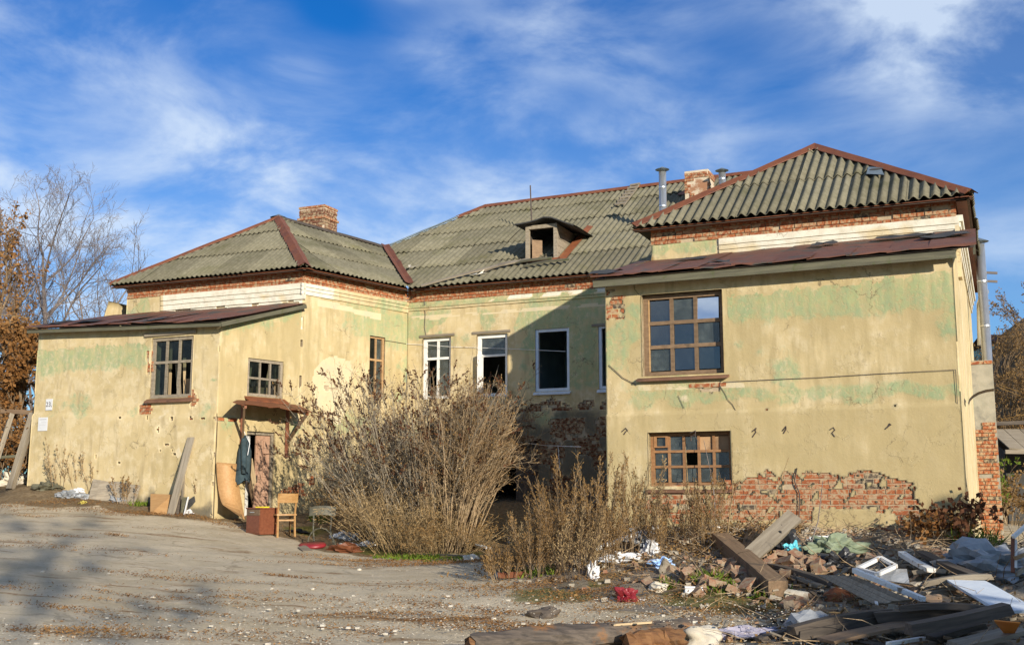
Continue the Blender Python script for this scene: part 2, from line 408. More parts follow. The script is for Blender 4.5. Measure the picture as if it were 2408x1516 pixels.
def make_ground():
    m, t, b = _nodes('ground')
    geo = t.nodes.new('ShaderNodeNewGeometry'); vec = geo.outputs['Position']
    a = t.nodes.new('ShaderNodeAttribute'); a.attribute_name = 'paint'
    sp = t.nodes.new('ShaderNodeSeparateColor'); t.links.new(a.outputs['Color'], sp.inputs[0])
    n1 = _noise(t, .35, 6, .6, vec=vec); n2 = _noise(t, 2.2, 7, .65, vec=vec); n3 = _noise(t, 14, 6, .7, vec=vec)
    sp1 = _noise(t, 46, 3, .6, vec=vec); sp2 = _noise(t, 60, 2, .5, vec=vec, scl=(1, 1.3, 1))
    col = _mix(t, _rng(t, n1, .35, .65), (.46, .375, .245), (.57, .475, .325))
    col = _mix(t, _rng(t, n2, .38, .72, 0, .8), col, (.62, .52, .37))
    col = _mix(t, _rng(t, n3, .5, .75, 0, .6), col, (.29, .245, .175))
    col = _mix(t, _rng(t, sp1, .67, .73, 0, .7), col, (.66, .60, .48))
    col = _mix(t, _rng(t, sp2, .33, .27, 0, .7), col, (.07, .06, .05))
    vo = t.nodes.new('ShaderNodeTexVoronoi'); vo.feature = 'DISTANCE_TO_EDGE'; vo.inputs['Scale'].default_value = .55
    wv = t.nodes.new('ShaderNodeMix'); wv.data_type = 'VECTOR'; wv.inputs[0].default_value = .12; t.links.new(vec, wv.inputs[4]); nv = t.nodes.new('ShaderNodeTexNoise'); nv.inputs['Scale'].default_value = 1.8; nv.inputs['Detail'].default_value = 6; t.links.new(vec, nv.inputs['Vector']); sc_ = t.nodes.new('ShaderNodeVectorMath'); sc_.operation = 'MULTIPLY_ADD'; t.links.new(nv.outputs['Color'], sc_.inputs[0]); sc_.inputs[1].default_value = (.9, .9, .9); t.links.new(vec, sc_.inputs[2]); t.links.new(sc_.outputs[0], vo.inputs['Vector'])
    crk = _rng(t, vo.outputs['Distance'], .022, .004)
    col = _mix(t, _mul(t, crk, _rng(t, n1, .46, .62, 0, .45)), col, (.14, .10, .06))
    litter = _noise(t, 1.1, 8, .68, vec=vec, scl=(.5, 2.2, 1), dist=.4)
    col = _mix(t, _mul(t, _rng(t, litter, .55, .66), _rng(t, n3, .30, .55, .25, .9)), col, _mix(t, n3, (.17, .075, .025), (.24, .13, .045)))
    s = _mul(t, sp.outputs['Red'], _mul(t, _mul(t, n2, .5, 'SUBTRACT'), .9), 'ADD')       # earth
    earth = _mix(t, _rng(t, n3, .35, .65), (.155, .105, .055), (.26, .19, .11))
    col = _mix(t, _rng(t, s, .35, .60), col, earth)
    g = _mul(t, sp.outputs['Green'], _mul(t, _mul(t, n2, .5, 'SUBTRACT'), 1.2), 'ADD')    # moss
    col = _mix(t, _rng(t, g, .40, .70, 0, .85), col, _mix(t, n3, (.085, .095, .02), (.17, .15, .035)))
    dd = _mul(t, sp.outputs['Blue'], _mul(t, _mul(t, n2, .5, 'SUBTRACT'), .9), 'ADD')     # rubble dust
    col = _mix(t, _rng(t, dd, .35, .7, 0, .8), col, _mix(t, n3, (.115, .09, .07), (.34, .28, .21)))
    t.links.new(col, b.inputs['Base Color']); b.inputs['Roughness'].default_value = .95; b.inputs['Specular IOR Level'].default_value = .12
    _bump(t, b, _mul(t, n3, _mul(t, sp1, .5), 'ADD'), .7, .03); return m
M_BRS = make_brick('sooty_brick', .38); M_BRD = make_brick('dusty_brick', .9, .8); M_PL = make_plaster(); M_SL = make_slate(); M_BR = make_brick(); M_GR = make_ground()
M_MORTAR = mat('mortar', (.40, .31, .20), (.50, .40, .26), 9, .95, .6, rnd=0, c=(.25, .19, .13))
M_CHIM = mat('chimney_render', (.55, .45, .32), (.66, .56, .42), 4, .95, .6, rnd=0, c=(.34, .17, .09), cw=(.5, .6))
M_RUST = mat('rust_paint', (.150, .048, .018), (.210, .070, .026), 3, .6, .3, rnd=.12, c=(.11, .04, .02), cscale=5)
M_RUSTR = mat('lean_to_metal', (.140, .052, .028), (.190, .076, .042), 3, .65, .4, rnd=.2, c=(.075, .065, .050), cscale=2.4, cw=(.52, .62))
M_ORANGE = mat('orange_rust', (.30, .095, .03), (.20, .06, .025), 4, .8, .4, rnd=.1, c=(.36, .16, .06))
M_ZINC = mat('zinc', (.60, .62, .63), (.74, .75, .76), 4, .30, .1, rnd=.05, metal=.8)
M_ZINCD = mat('dull_zinc', (.20, .25, .28), (.27, .32, .34), 4, .5, .1, rnd=.05, metal=.5)
M_STEEL = mat('dark_steel', (.05, .04, .035), (.09, .06, .045), 8, .6, .2)
M_WGREY = wood('weathered_wood', (.205, .165, .115), (.31, .26, .19))
M_WBRN = wood('brown_wood', (.16, .10, .055), (.24, .155, .088), c=(.10, .07, .045))
M_WDRK = wood('dark_wood', (.055, .042, .032), (.11, .085, .062))
M_WPALE = wood('pale_wood', (.46, .33, .18), (.58, .43, .25))
M_WMOSS = wood('mossy_wood', (.080, .074, .048), (.14, .13, .08), c=(.075, .085, .03))
M_WHITE = mat('peeling_white', (.74, .72, .66), (.82, .80, .75), 6, .7, .4, rnd=.08, c=(.30, .22, .15), cscale=7, cw=(.58, .66))
M_WBLUE = mat('blue_white_paint', (.62, .68, .74), (.72, .77, .80), 6, .7, .4, rnd=.08, c=(.35, .33, .30), cscale=6, cw=(.62, .72))
M_OCHRE = wood('ochre_frame', (.33, .19, .085), (.44, .28, .13), c=(.24, .12, .05))
M_ORNGW = wood('orange_frame', (.24, .115, .045), (.32, .17, .075), c=(.16, .09, .055))
M_SILL = mat('sill_metal', (.15, .07, .04), (.22, .11, .06), 4, .6, .3, rnd=.1, c=(.10, .05, .03))
M_DARK = mat('dark_room', (.045, .043, .040), (.070, .066, .060), 3, .95, .2, rnd=0)
M_ROOM = mat('room_wall', (.10, .11, .10), (.16, .165, .15), 2, .95, .2, rnd=0)
M_TEAL = mat('teal_room', (.17, .25, .26), (.24, .33, .34), 2, .95, .2, rnd=0)
M_FELT = mat('roofing_felt', (.030, .030, .030), (.06, .058, .055), 5, .85, .5)
M_PLY = wood('plywood', (.42, .225, .085), (.50, .29, .12), rough=.55)
M_DOOR = wood('pink_door', (.33, .19, .12), (.41, .25, .165), c=(.25, .13, .08))
M_VARN = wood('varnished_wood', (.33, .17, .055), (.43, .245, .09), rough=.45, rnd=.05)
M_CAB = wood('cabinet_red', (.16, .050, .024), (.22, .075, .036), rough=.4, rnd=.05)
M_CLOTH = mat('dark_teal_cloth', (.022, .042, .052), (.045, .070, .080), 12, .95, .4)
M_CARD = mat('cardboard', (.40, .24, .12), (.48, .31, .17), 3, .9, .3, c=(.25, .15, .08))
M_PLAST = mat('white_plastic', (.62, .62, .62), (.72, .72, .72), 4, .5, .2, rnd=.05)
M_STONE = mat('plaster_lump', (.50, .44, .34), (.64, .58, .47), 5, .95, .8, rnd=.12, c=(.36, .28, .20), cscale=3)
M_CRUMB = mat('plaster_crumb', (.26, .22, .165), (.42, .37, .29), 5, .95, .5, rnd=.1, c=(.18, .14, .10), cscale=3)
M_PEB = mat('pebble', (.46, .41, .33), (.62, .57, .48), 40, .95, 0, rnd=.1)
G_DARK = make_glass('dark_glass', .0, (.55, .62, .62))
G_BLUE = make_glass('blue_glass', .10, (.35, .45, .55), .06, .10)
G_DUST = make_glass('dusty_glass', .05, (.50, .55, .52), .25, .34)
G_SKY = make_glass('sky_glass', .85, (.3, .3, .3), .02)
L_TWIG = make_leaf('twig', (.155, .105, .062), (.235, .165, .100), 2, .9, 0)
L_LILAC = make_leaf('lilac_twig', (.20, .165, .120), (.30, .255, .19), 2, .9, 0)
L_GREY = make_leaf('grey_twig', (.14, .115, .105), (.21, .175, .155), 1, .9, 0)
L_CANE = make_leaf('cane', (.27, .185, .105), (.38, .28, .17), 2.5, .85, 0)
L_DRY = make_leaf('dry_leaf', (.20, .115, .042), (.31, .19, .075), 2.5)
L_STRAW = make_leaf('straw', (.33, .225, .11), (.46, .335, .175), 2.0)
L_SEED = make_leaf('seed_head', (.085, .035, .018), (.14, .062, .030), 3)
L_RUSTL = make_leaf('rust_leaf', (.23, .105, .032), (.33, .175, .065), .8)
L_GREEN = make_leaf('green_leaf', (.10, .16, .018), (.17, .22, .03), 3)
L_LITTER = make_leaf('litter', (.17, .080, .027), (.28, .155, .058), 2, .9, .1)

# ------------------------------------------------------------------ ground
def axis(lo, hi, fine_lo, fine_hi, st, grow):
    a = list(np.arange(fine_lo, fine_hi + 1e-6, st)); d = st
    while a[-1] < hi: d *= grow; a.append(a[-1] + d)
    d = st
    while a[0] > lo: d *= grow; a.insert(0, a[0] - d)
    return np.array(a)
gx = axis(-900, 900, -13, 11, .16, 1.22); gy = axis(-300, 1500, 5, 29, .16, 1.22)
XX, YY = np.meshgrid(gx, gy); fx, fy = XX.ravel(), YY.ravel()
ZZ = gz(fx, fy)
def fbm(x, y, s, o=3):
    return sum(noise.noise(Vector((x * s * 2 ** i, y * s * 2 ** i, 7.3 * i))) * .5 ** i for i in range(o))
near = (fx > -15) & (fx < 13) & (fy > 3) & (fy < 31)
PA = np.zeros((len(fx), 4), np.float32); PA[:, 3] = 1
EDX = [-200, 0, 200, 400, 560, 640, 760, 880, 1000, 1100, 1160, 1250, 1400, 1500, 1700, 1900]; EDY = [1178, 1187, 1192, 1217, 1232, 1262, 1294, 1312, 1303, 1302, 1340, 1372, 1392, 1398, 1408, 1425]   # edge of the asphalt
for i in np.nonzero(near)[0]:
    x, y = fx[i], fy[i]
    ca = (x - C0[0]) * -V[0] + (y - C0[1]) * -V[1]; cu = (x - C0[0]) * U[0] + (y - C0[1]) * U[1]
    n = fbm(x, y, .8)
    rub = max(0, min(1, (ca < 3.4 + n) * 1.0 if (-.6 < cu < 8 and ca > -.3) else 0))
    if x > 2.6 + n * .5 and y < 14.5: rub = max(rub, min(1, (x - 2.4) / 1.6))
    aa = (x - Bc[0]) * -V[0] + (y - Bc[1]) * -V[1]; au = (x - Bc[0]) * U[0] + (y - Bc[1]) * U[1]
    zz0 = ZZ[i] - EYE; fw = y * _c + zz0 * _s; px_ = 1204 + FD * x / fw; py_ = 758 - FD * (-y * _s + zz0 * _c) / fw
    lim = float(np.interp(px_, EDX, EDY)); earth = max(0., min(1., (lim + 9 * n - py_) / 10 + .5)) if px_ < 1900 else 0.
    moss = 0.
    for (mx_, my_, mr) in ((-1.2, 20.2, 1.4), (-2.6, 21.2, 1.1), (.6, 14.6, 1.0), (-4.2, 23.2, .8), (2.3, 13.7, .9), (3.0, 13.2, .7)):
        d = math.hypot(x - mx_, y - my_) / mr
        moss = max(moss, .85 * max(0, 1 - d * d))
    PA[i] = (earth, moss, rub, 1)
    ZZ[i] += .02 * fbm(x, y, 1.6) + (.11 * noise.noise(Vector((x * 1.5, y * 1.5, 3))) + .07 * noise.noise(Vector((x * 4, y * 4, 5)))) * rub + .04 * earth * noise.noise(Vector((x * 3, y * 3, 9)))
far = ~near
PA[far] = (.9, .35, 0, 1)
fr = far & (fy < 5) & (np.abs(fx) < 15); PA[fr] = (0, 0, 0, 1)
nx, ny = len(gx), len(gy)
ii = (np.arange(ny - 1)[:, None] * nx + np.arange(nx - 1)[None]).ravel()
F = np.stack([ii, ii + 1, ii + nx + 1, ii + nx], 1).tolist()
gnd = mk('ground', np.stack([fx, fy, ZZ], 1), F, M_GR, None, True, PA, flat_origin=True)
tag(gnd, kind='structure')
# ------------------------------------------------------------------ the building
BLD = thing('abandoned_building', (C0[0], C0[1], .6), 'derelict cream plastered two-storey building with grey corrugated hip roofs and empty windows', 'building')
class Wall:
    def __init__(s, O, d, n): s.O = np.asarray(O, float); s.d = nz(d); s.n = nz(n)
    def P(s, t, z, e=0.):
        p = s.O + s.d * t + s.n * e; return np.array([p[0], p[1], z])
    def px(s, x, y, e=0.):
        O = s.O + s.n * e; p = onplane(x, y, (*O, 0), (*s.n, 0)); return float((p[:2] - O) @ s.d), float(p[2])
    def box(s, mb, t0, t1, z0, z1, e0, e1):
        mb.box8([s.P(t, z, e) for t in (t0, t1) for e in (e0, e1) for z in (z0, z1)])
    def poly(s, pts): return [s.px(*p) for p in pts]
WA = Wall(Bc, -U, -V); WB = Wall(Bc, V2, N2); WP = Wall(P, -U, -V); WM = Wall(Q, U, -V)
WC = Wall(C0, U, -V); WR = Wall(R0, U, -V); WE = Wall(C1, V, U); WW = Wall(C0, V, -U)
TB = 2.174; TQ = 5.51; AL = 5.12; PLn = 5.12
def inpoly(t, z, P_):
    c = False; j = len(P_) - 1
    for i in range(len(P_)):
        a, b = P_[i], P_[j]
        if (a[1] > z) != (b[1] > z) and t < (b[0] - a[0]) * (z - a[1]) / (b[1] - a[1]) + a[0]: c = not c
        j = i
    return c
def nn(t, z, s, k=0.): return noise.noise(Vector((t * s + k, z * s - k, k * 1.7)))
def sm(a, b, x):
    if a == b: return float(x > a)
    f = max(0., min(1., (x - a) / (b - a))); return f * f * (3 - 2 * f)
BRICKS = []          # (wall, t, z, len, parent)
def brick_rows(W, t0, t1, z0, z1, parent, test=None, miss=.03, off=0.):
    zz_ = z0; r = 0
    while zz_ + .065 <= z1 + 1e-6:
        t = t0 - R.uniform(0, .2); head = r % 2
        while t < t1:
            L = .12 if (head and R.random() < .75) or R.random() < .12 else .25
            a, b = max(t, t0), min(t + L, t1)
            if b - a > .05 and R.random() > miss and (test is None or test((a + b) / 2, zz_ + .033)):
                BRICKS.append((W, (a + b) / 2, zz_ + .033, b - a, parent, off))
            t += L + .012
        zz_ += .077; r += 1
def plaster(W, name, t0, t1, z0, z1, cell, opens=(), hole=None, dep=None, paint=None, top=None, thick=.022, parent=BLD, core=True, k=0.):
    ts = sorted(set([round(x, 4) for x in np.linspace(t0, t1, max(2, int((t1 - t0) / cell) + 1))] + [round(q, 4) for o in opens for q in o[:2]]))
    zs = sorted(set([round(x, 4) for x in np.linspace(z0, z1, max(2, int((z1 - z0) / cell) + 1))] + [round(q, 4) for o in opens for q in o[2:4]]))
    nt_, nz_ = len(ts), len(zs)
    Vv = np.zeros((nt_ * nz_, 3)); Pa = np.zeros((nt_ * nz_, 4), np.float32)
    for i, t in enumerate(ts):
        tp = top(t) if top else 1e9
        for j, z in enumerate(zs):
            z_ = min(z, tp)
            e = (dep(t, z_) if dep else 0) + .010 * nn(t, z_, .9, 2 + k) + .004 * nn(t, z_, 4, 5 + k)
            Vv[i * nz_ + j] = W.P(t, z_, e)
            if paint: Pa[i * nz_ + j] = paint(t, z_)
    keep = np.zeros((nt_ - 1, nz_ - 1), np.int8); Fs = []
    for i in range(nt_ - 1):
        tm = (ts[i] + ts[i + 1]) / 2; tp = top(tm) if top else 1e9
        for j in range(nz_ - 1):
            zm = (zs[j] + zs[j + 1]) / 2
            if zs[j] >= tp: continue
            if any(o[0] < tm < o[1] and o[2] < zm < o[3] for o in opens): keep[i, j] = 2; continue
            if hole and hole(tm, zm): continue
            keep[i, j] = 1; a = i * nz_ + j; Fs.append((a, a + nz_, a + nz_ + 1, a + 1))
    Vl = Vv.tolist(); Pl = Pa.tolist(); bk = {}
    def back(a):
        if a not in bk:
            p = np.array(Vl[a]); p[:2] -= W.n * thick; Vl.append(p.tolist()); Pl.append([0, .3, 0, 0]); bk[a] = len(Vl) - 1
        return bk[a]
    for i in range(nt_ - 1):
        for j in range(nz_ - 1):
            if keep[i, j] != 1: continue
            a = i * nz_ + j
            for di, dj, e0, e1 in ((-1, 0, a, a + 1), (1, 0, a + nz_, a + nz_ + 1), (0, -1, a, a + nz_), (0, 1, a + 1, a + nz_ + 1)):
                x, y = i + di, j + dj
                if not (0 <= x < nt_ - 1 and 0 <= y < nz_ - 1) or keep[x, y] != 1:
                    Fs.append((e0, e1, back(e1), back(e0)))
    o = mk(name, Vl, Fs, M_PL, parent, True, Pl)
    # brick core with the same openings, and the reveals
    if core:
        ct = sorted(set([t0 + .04, t1 - .04] + [q for p in opens for q in p[:2]])); cz = sorted(set([z0, z1] + [q for p in opens for q in p[2:4]]))
        mb = MB()
        for i in range(len(ct) - 1):
            for j in range(len(cz) - 1):
                tm, zm = (ct[i] + ct[i+1]) / 2, (cz[j] + cz[j+1]) / 2
                if any(p[0] < tm < p[1] and p[2] < zm < p[3] for p in opens): continue
                q = [(ct[i], cz[j]), (ct[i+1], cz[j]), (ct[i+1], cz[j+1]), (ct[i], cz[j+1])]
                q = [(t, min(z, top(t) if top else 1e9)) for t, z in q]
                mb.add([W.P(t, z, -.024) for t, z in q] + [W.P(t, z, -.30) for t, z in q], [(0,1,2,3), (4,7,6,5), (0,4,5,1), (1,5,6,2), (2,6,7,3), (3,7,4,0)])
        mb.build('masonry', M_MORTAR, o)
    for p in opens:
        rv = MB(); a, b, c, d = p[:4]
        for (q0, q1) in (((a, c), (a, d)), ((b, d), (b, c)), ((a, d), (b, d)), ((b, c), (a, c))):
            nseg = 8; base = []
            for s_ in range(nseg + 1):
                f = s_ / nseg; t = q0[0] + (q1[0] - q0[0]) * f; z = q0[1] + (q1[1] - q0[1]) * f
                base += [W.P(t, z, .006 + .004 * nn(t, z, 6)), W.P(t, z, -.27)]
            rv.add(base, [(2*s_, 2*s_+2, 2*s_+3, 2*s_+1) for s_ in range(nseg)])
        mk('window_reveal', rv.v, rv.f, M_PL, o, True, [[0, .1, .35, 0]] * rv.n)
    return o
def room(W, t0, t1, z0, z1, depth, mt=None, parent=BLD):
    mb = MB(); e0, e1 = -.305, -.305 - depth
    q = [W.P(t, z, e) for e in (e0, e1) for t, z in ((t0, z0), (t1, z0), (t1, z1), (t0, z1))]
    mb.add(q, [(4,5,6,7), (0,1,5,4), (1,2,6,5), (2,3,7,6), (3,0,4,7)])
    return mb.build('inner_room', mt or M_DARK, parent)
def window(W, t0, t1, z0, z1, cols, rows, fm, panes, dep=-.14, fw=.06, mw=.035, sill=None, bars=True, split=None, name='window'):
    """frame part with glazing bars, panes and sill below it"""
    fr = MB(); d0, d1 = dep - .035, dep + .035
    W.box(fr, t0, t0 + fw, z0, z1, d0, d1); W.box(fr, t1 - fw, t1, z0, z1, d0, d1)
    W.box(fr, t0 + fw, t1 - fw, z1 - fw, z1, d0 + .003, d1 - .003); W.box(fr, t0 + fw, t1 - fw, z0, z0 + fw, d0 + .003, d1 - .003)
    w = fr.build(name, fm, BLD)
    ct = [t0 + fw + (t1 - t0 - 2 * fw) * c for c in cols]; cz = [z0 + fw + (z1 - z0 - 2 * fw) * r for r in rows]
    for c in ct[1:-1]:
        mb = MB(); W.box(mb, c - mw / 2, c + mw / 2, z0 + fw, z1 - fw, dep - .02, dep + .026); mb.build('glazing_bar', fm, w)
    for r in cz[1:-1]:
        mb = MB(); W.box(mb, t0 + fw, t1 - fw, r - mw / 2, r + mw / 2, dep - .018, dep + .030); mb.build('glazing_bar', fm, w)
    for i in range(len(ct) - 1):
        for j in range(len(cz) - 1):
            g = panes(i, j)
            if g is None: continue
            if not isinstance(g, tuple): g = (g, 0, 0)
            a, b, c, d = ct[i] + mw / 2 - .01, ct[i+1] - mw / 2 + .01, cz[j] + mw / 2 - .01, cz[j+1] - mw / 2 + .01
            tl, tu = g[1] + R.uniform(-.004, .004), g[2] + R.uniform(-.004, .004)
            pts = [W.P(t, z, dep - .004 + e + tl * (t - a) / (b - a) + tu * (d - z) / (d - c)) for e in (0, -.004) for t, z in ((a, c), (b, c), (b, d), (a, d))]
            mk('pane', pts, [(0,1,2,3), (7,6,5,4), (0,4,5,1), (1,5,6,2), (2,6,7,3), (3,7,4,0)], g[0], w)
    if sill:
        sm_, hgt, ext, outw = sill
        pts = []
        for t in (t0 - ext, t1 + ext):
            pts += [W.P(t, z0 + .005, dep + .03), W.P(t, z0 - hgt, outw), W.P(t, z0 - hgt - .035, outw), W.P(t, z0 - .03, dep + .03)]
        mk('sill', pts, [(0,1,5,4), (1,2,6,5), (2,3,7,6), (3,0,4,7), (0,3,2,1), (4,5,6,7)], sm_, w)
    return w

# ---- right extension, front wall
hC = [WC.poly([(1520,1152),(1700,1150),(1715,1140),(1760,1124),(1800,1108),(1900,1112),(1965,1114),(2040,1104),(2062,1112),(2110,1118),(2142,1132),(2150,1166),(2166,1192),(2172,1216),(2180,1242),(2212,1264),(2115,1262),(2055,1250),(2050,1238),(2112,1236),(2105,1212),(2072,1206),(2050,1195),(1915,1194),(1912,1228),(1730,1228),(1690,1218),(1600,1228),(1515,1200)]),
      WC.poly([(1432,700),(1460,700),(1464,722),(1432,722)]), WC.poly([(1640,912),(1690,905),(1692,916),(1642,922)])]
def holeC(t, z):
    a, b = t + .07 * nn(t, z, 6) + .02 * nn(t, z, 19), z + .05 * nn(t, z, 6, 4) + .02 * nn(t, z, 21, 9)
    if inpoly(a, b, hC[0]):
        return nn(t, z, 8, 3) + .4 * nn(t, z, 23, 1) < .34
    if t < .33 and 4.55 < z < 5.05 and nn(t, z, 7, 1) > .12: return True
    if abs(z - 2.965 - .01 * nn(t, z, 3)) < .012 + .012 * nn(t, z, 9) and nn(t, 0, 5.2, 6) > .30 and t > 2.4: return True
    return any(inpoly(a, b, p) for p in hC[1:])
def depC(t, z): return .035 * (1 - sm(2.95, 2.99, z)) + .004 * (1 - sm(1.0, 1.6, z))
def paintC(t, z):
    top = 4.72 + .035 * t + .10 * nn(t, z, 5, 3) + .05 * nn(t, z, 14, 1)
    g = 0
    if t > 2.05: g = (z < top) * sm(4.05, 4.75, z) * .95
    g = max(g, .62 * sm(.1, .5, nn(t, z, 1.4, 8)) * sm(2.9, 3.1, z) * (z < top))
    g = max(g, .8 * (1 - abs(t - .5) / .3) * (1 - abs(z - 4.65) / .35) if abs(t - .5) < .3 and abs(z - 4.65) < .35 else 0)
    g = max(g, .62 * sm(.25, 0, abs(z - 3.2 - .1 * nn(t, 0, 1.5, 2))) * sm(.3, .8, t))
    br = .47 + .16 * (1 - sm(2.9, 3.05, z)) + .30 * nn(t, z, .8, 20) + .2 * nn(t, z, 2.3, 22) + .15 * sm(0, .8, t - 4.4) * (1 - sm(4, 4.8, z)) - .35 * sm(4.75, 5.05, z)
    w = .5 * sm(.35, .7, nn(t, z, 1.7, 30)) * (z > 3) * (z < top) + (.45 if .4 < t < 2.3 and abs(z - 3.38) < .06 else 0)
    return (g, br, w, .25 * (1 - sm(.9, 1.25, z)))
o8 = (.63, 1.98, 3.58, 4.93); o9 = (.71, 2.05, 1.80, 2.66)
wallC = plaster(WC, 'plaster_wall', 0, CW, (.4), 5.30, .030, (o8, o9), holeC, depC, paintC, thick=.016, top=lambda t: 5.30 - .012 * t)
brick_rows(WC, .55, 5.1, .98, 2.05, wallC, lambda t, z: any(inpoly(t + a, z + b, hC[0]) for a in (-.09, 0, .09) for b in (-.04, 0, .04)), .02, .022)
mb = MB(); WC.box(mb, .42, 5.2, .6, 1.74, -.02, .011); mb.build('mortar_bed', M_MORTAR, wallC)
mb = MB(); WC.box(mb, 2.12, 5.2, 1.742, 2.14, -.02, .011); mb.build('mortar_bed', M_MORTAR, wallC)
brick_rows(WC, .02, .36, 4.5, 5.05, wallC); brick_rows(WC, .0, 5.4, 2.93, 3.0, wallC, lambda t, z: nn(t, 0, 5.2, 6) > .25 and t > 2.3, 0)
brick_rows(WC, 1.4, 2.1, 3.36, 3.44, wallC)
room(WC, .1, 2.7, 3.1, 5.1, 2.2); room(WC, .1, 2.7, 1.2, 2.95, 1.2, M_ROOM)
def p8(i, j):
    if (i, j) == (2, 2): return (G_SKY, .0, .018)
    return {(0,0): G_DUST, (1,2): G_DUST, (2,1): G_DUST}.get((i, j), G_BLUE)
w8 = window(WC, *o8, [0,.333,.666,1], [0,.34,.67,1], M_WBRN, p8, dep=-.15, fw=.075, mw=.06, sill=(M_SILL, .06, .08, .10)); w8['label'] = 'large nine-pane window with one pane reflecting the sky'
mb = MB(); WC.box(mb, .63 + .08, .63 + .10, 3.66, 4.86, -.145, -.118); mb.build('casement_edge', M_OCHRE, w8)
def p9(i, j):
    if j == 2 and i in (3, 4): return M_CARD
    if (i, j) == (2, 1): return None
    return G_DUST
w9 = window(WC, *o9, [0,.2,.4,.6,.8,1], [0,.34,.67,1], M_ORNGW, p9, dep=-.15, fw=.06, mw=.04, sill=(M_SILL, .07, .05, .07)); w9['label'] = 'low orange-framed window of fifteen small panes'
mb = MB()
for (a, b, c, d) in ((.0, .035, 0, 1), (.165, .2, 0, 1), (.035, .165, 0, .12), (.035, .165, .88, 1)):
    W_ = o9; t0_, z0_ = o9[0] + .06, 2.42
    WC.box(mb, t0_ + a * 1.16, t0_ + b * 1.16, z0_ + c * .19, z0_ + d * .19, -.135, -.105)
mb.build('vent_casement', M_ORNGW, w9)

# ---- left extension, front and side walls
hA = [WA.poly([(344,825),(352,825),(352,882),(345,882)]), WA.poly([(326,955),(340,948),(356,950),(354,974),(328,974)]), WA.poly([(446,930),(452,912),(464,934),(460,950),(446,962)])]
def holeA(t, z):
    a, b = t + .03 * nn(t, z, 9), z + .025 * nn(t, z, 9, 4)
    if any(inpoly(a, b, p) for p in hA): return True
    pl = 3.30 + .034 * t
    if t < 2.6 and abs(z - pl + .06) < .03 and nn(t, 0, 4, 6) > .22: return True
    if 1.9 < z < 3.1 and .2 < t < 3.2 and abs(nn(t, z, 1, 40)) < .2 and nn(t, z, 9, 11) > .68: return True
    if t < .06 and nn(z, 0, 5, 3) > .25: return True
    return False
def depA(t, z): return .045 * (1 - sm(3.28 + .034 * t, 3.32 + .034 * t, z))
def paintA(t, z):
    top = 4.93 + .07 * nn(t, z, 4, 3) + .04 * nn(t, z, 14, 1)
    g = (z < top) * sm(4.05 + .3 * nn(t, z, .8, 7), 4.8, z) * 1.0 * sm(1.7, 2.1, t)
    g = max(g, .7 * sm(.15, .5, nn(t, z, 2, 8)) * (z > 4) * (t < .7), .45 * sm(.3, .6, nn(t, z, 1.2, 12)))
    br = .30 * sm(.15, .6, nn(t, z, 1.1, 20)) + .2 * (1 - sm(3.2, 3.4, z))
    w = .5 * sm(.3, .7, nn(t, z, 1.6, 30)) * (z < 4.4)
    return (g, br, w, .75 * (1 - sm(1.35 + .1 * t, 1.75 + .12 * t, z + .25 * nn(t, z, 3, 2))) * (t < 3))
oA = (.70, 1.82, 3.72, 5.02)
wallA = plaster(WA, 'plaster_wall', 0, AL, .7, 5.36, .04, (oA,), holeA, depA, paintA, top=lambda t: 5.25 + .02 * t)
brick_rows(WA, .5, 2.2, 3.3, 4.9, wallA, lambda t, z: any(inpoly(t + .04, z, p) or inpoly(t - .04, z, p) for p in hA), 0)
brick_rows(WA, .02, 3.3, 1.9, 3.4, wallA, lambda t, z: holeA(t, z) or holeA(t + .04, z), 0)
room(WA, .3, 2.4, 3.2, 5.15, 1.2)
wA = window(WA, *oA, [0,.33,.68,1], [0,.60,1], M_WGREY, lambda i, j: None if (i, j) in ((0, 0), (1, 0)) else G_DARK, dep=-.06, fw=.07, mw=.055, sill=(M_SILL, .07, .07, .09)); wA['label'] = 'six-light grey window with boards stacked behind it'
board('lintel_board', WA.P(.62, 5.10, .02), WA.P(2.0, 5.09, .03), .05, .07, M_WGREY, BLD)
for k, (ta, tb, top_, m_, w_) in enumerate(((1.66, 1.58, 4.95, M_WPALE, .06), (1.36, 1.4, 4.55, M_WGREY, .10), (1.22, 1.2, 4.6, M_WPALE, .07), (.98, .86, 4.9, M_ORANGE, .05), (.86, .82, 4.4, M_WPALE, .10), (1.05, 1.1, 4.15, M_CARD, .14))):
    b_ = board('stacked_board', WA.P(ta, 3.55, -.45), WA.P(tb, top_, -.33), w_, .025, m_, None, up=(*-V, 0))
    tag(b_, ['pale lath leaning at the left inside the six-light window', 'grey board standing inside the six-light window', 'pale board standing in the middle of the six-light window', 'orange lath leaning inside the right of the six-light window', 'broad pale board at the right inside the six-light window', 'low cardboard strip standing inside the six-light window'][k], 'board', 'boards behind the left windows')
hB = [WB.poly([(655,1172),(662,1150),(690,1140),(716,1136),(712,1168),(690,1180)]), WB.poly([(762,905),(772,905),(775,912),(798,910),(796,918),(764,916)]), WB.poly([(725,1125),(738,1118),(742,1140),(728,1142)])]
def holeB(t, z):
    a, b = t + .03 * nn(t, z, 9), z + .025 * nn(t, z, 9, 4)
    if any(inpoly(a, b, p) for p in hB): return True
    if t < .7 and abs(z - 3.24) < .03 and nn(t, 0, 4, 6) > .1: return True
    if abs(t - TB) < .022 and z > 3.2 and nn(z, 0, 3, 3) > .05: return True
    return False
def depB(t, z): return .03 * (1 - sm(3.26, 3.30, z)) * (t < TB)
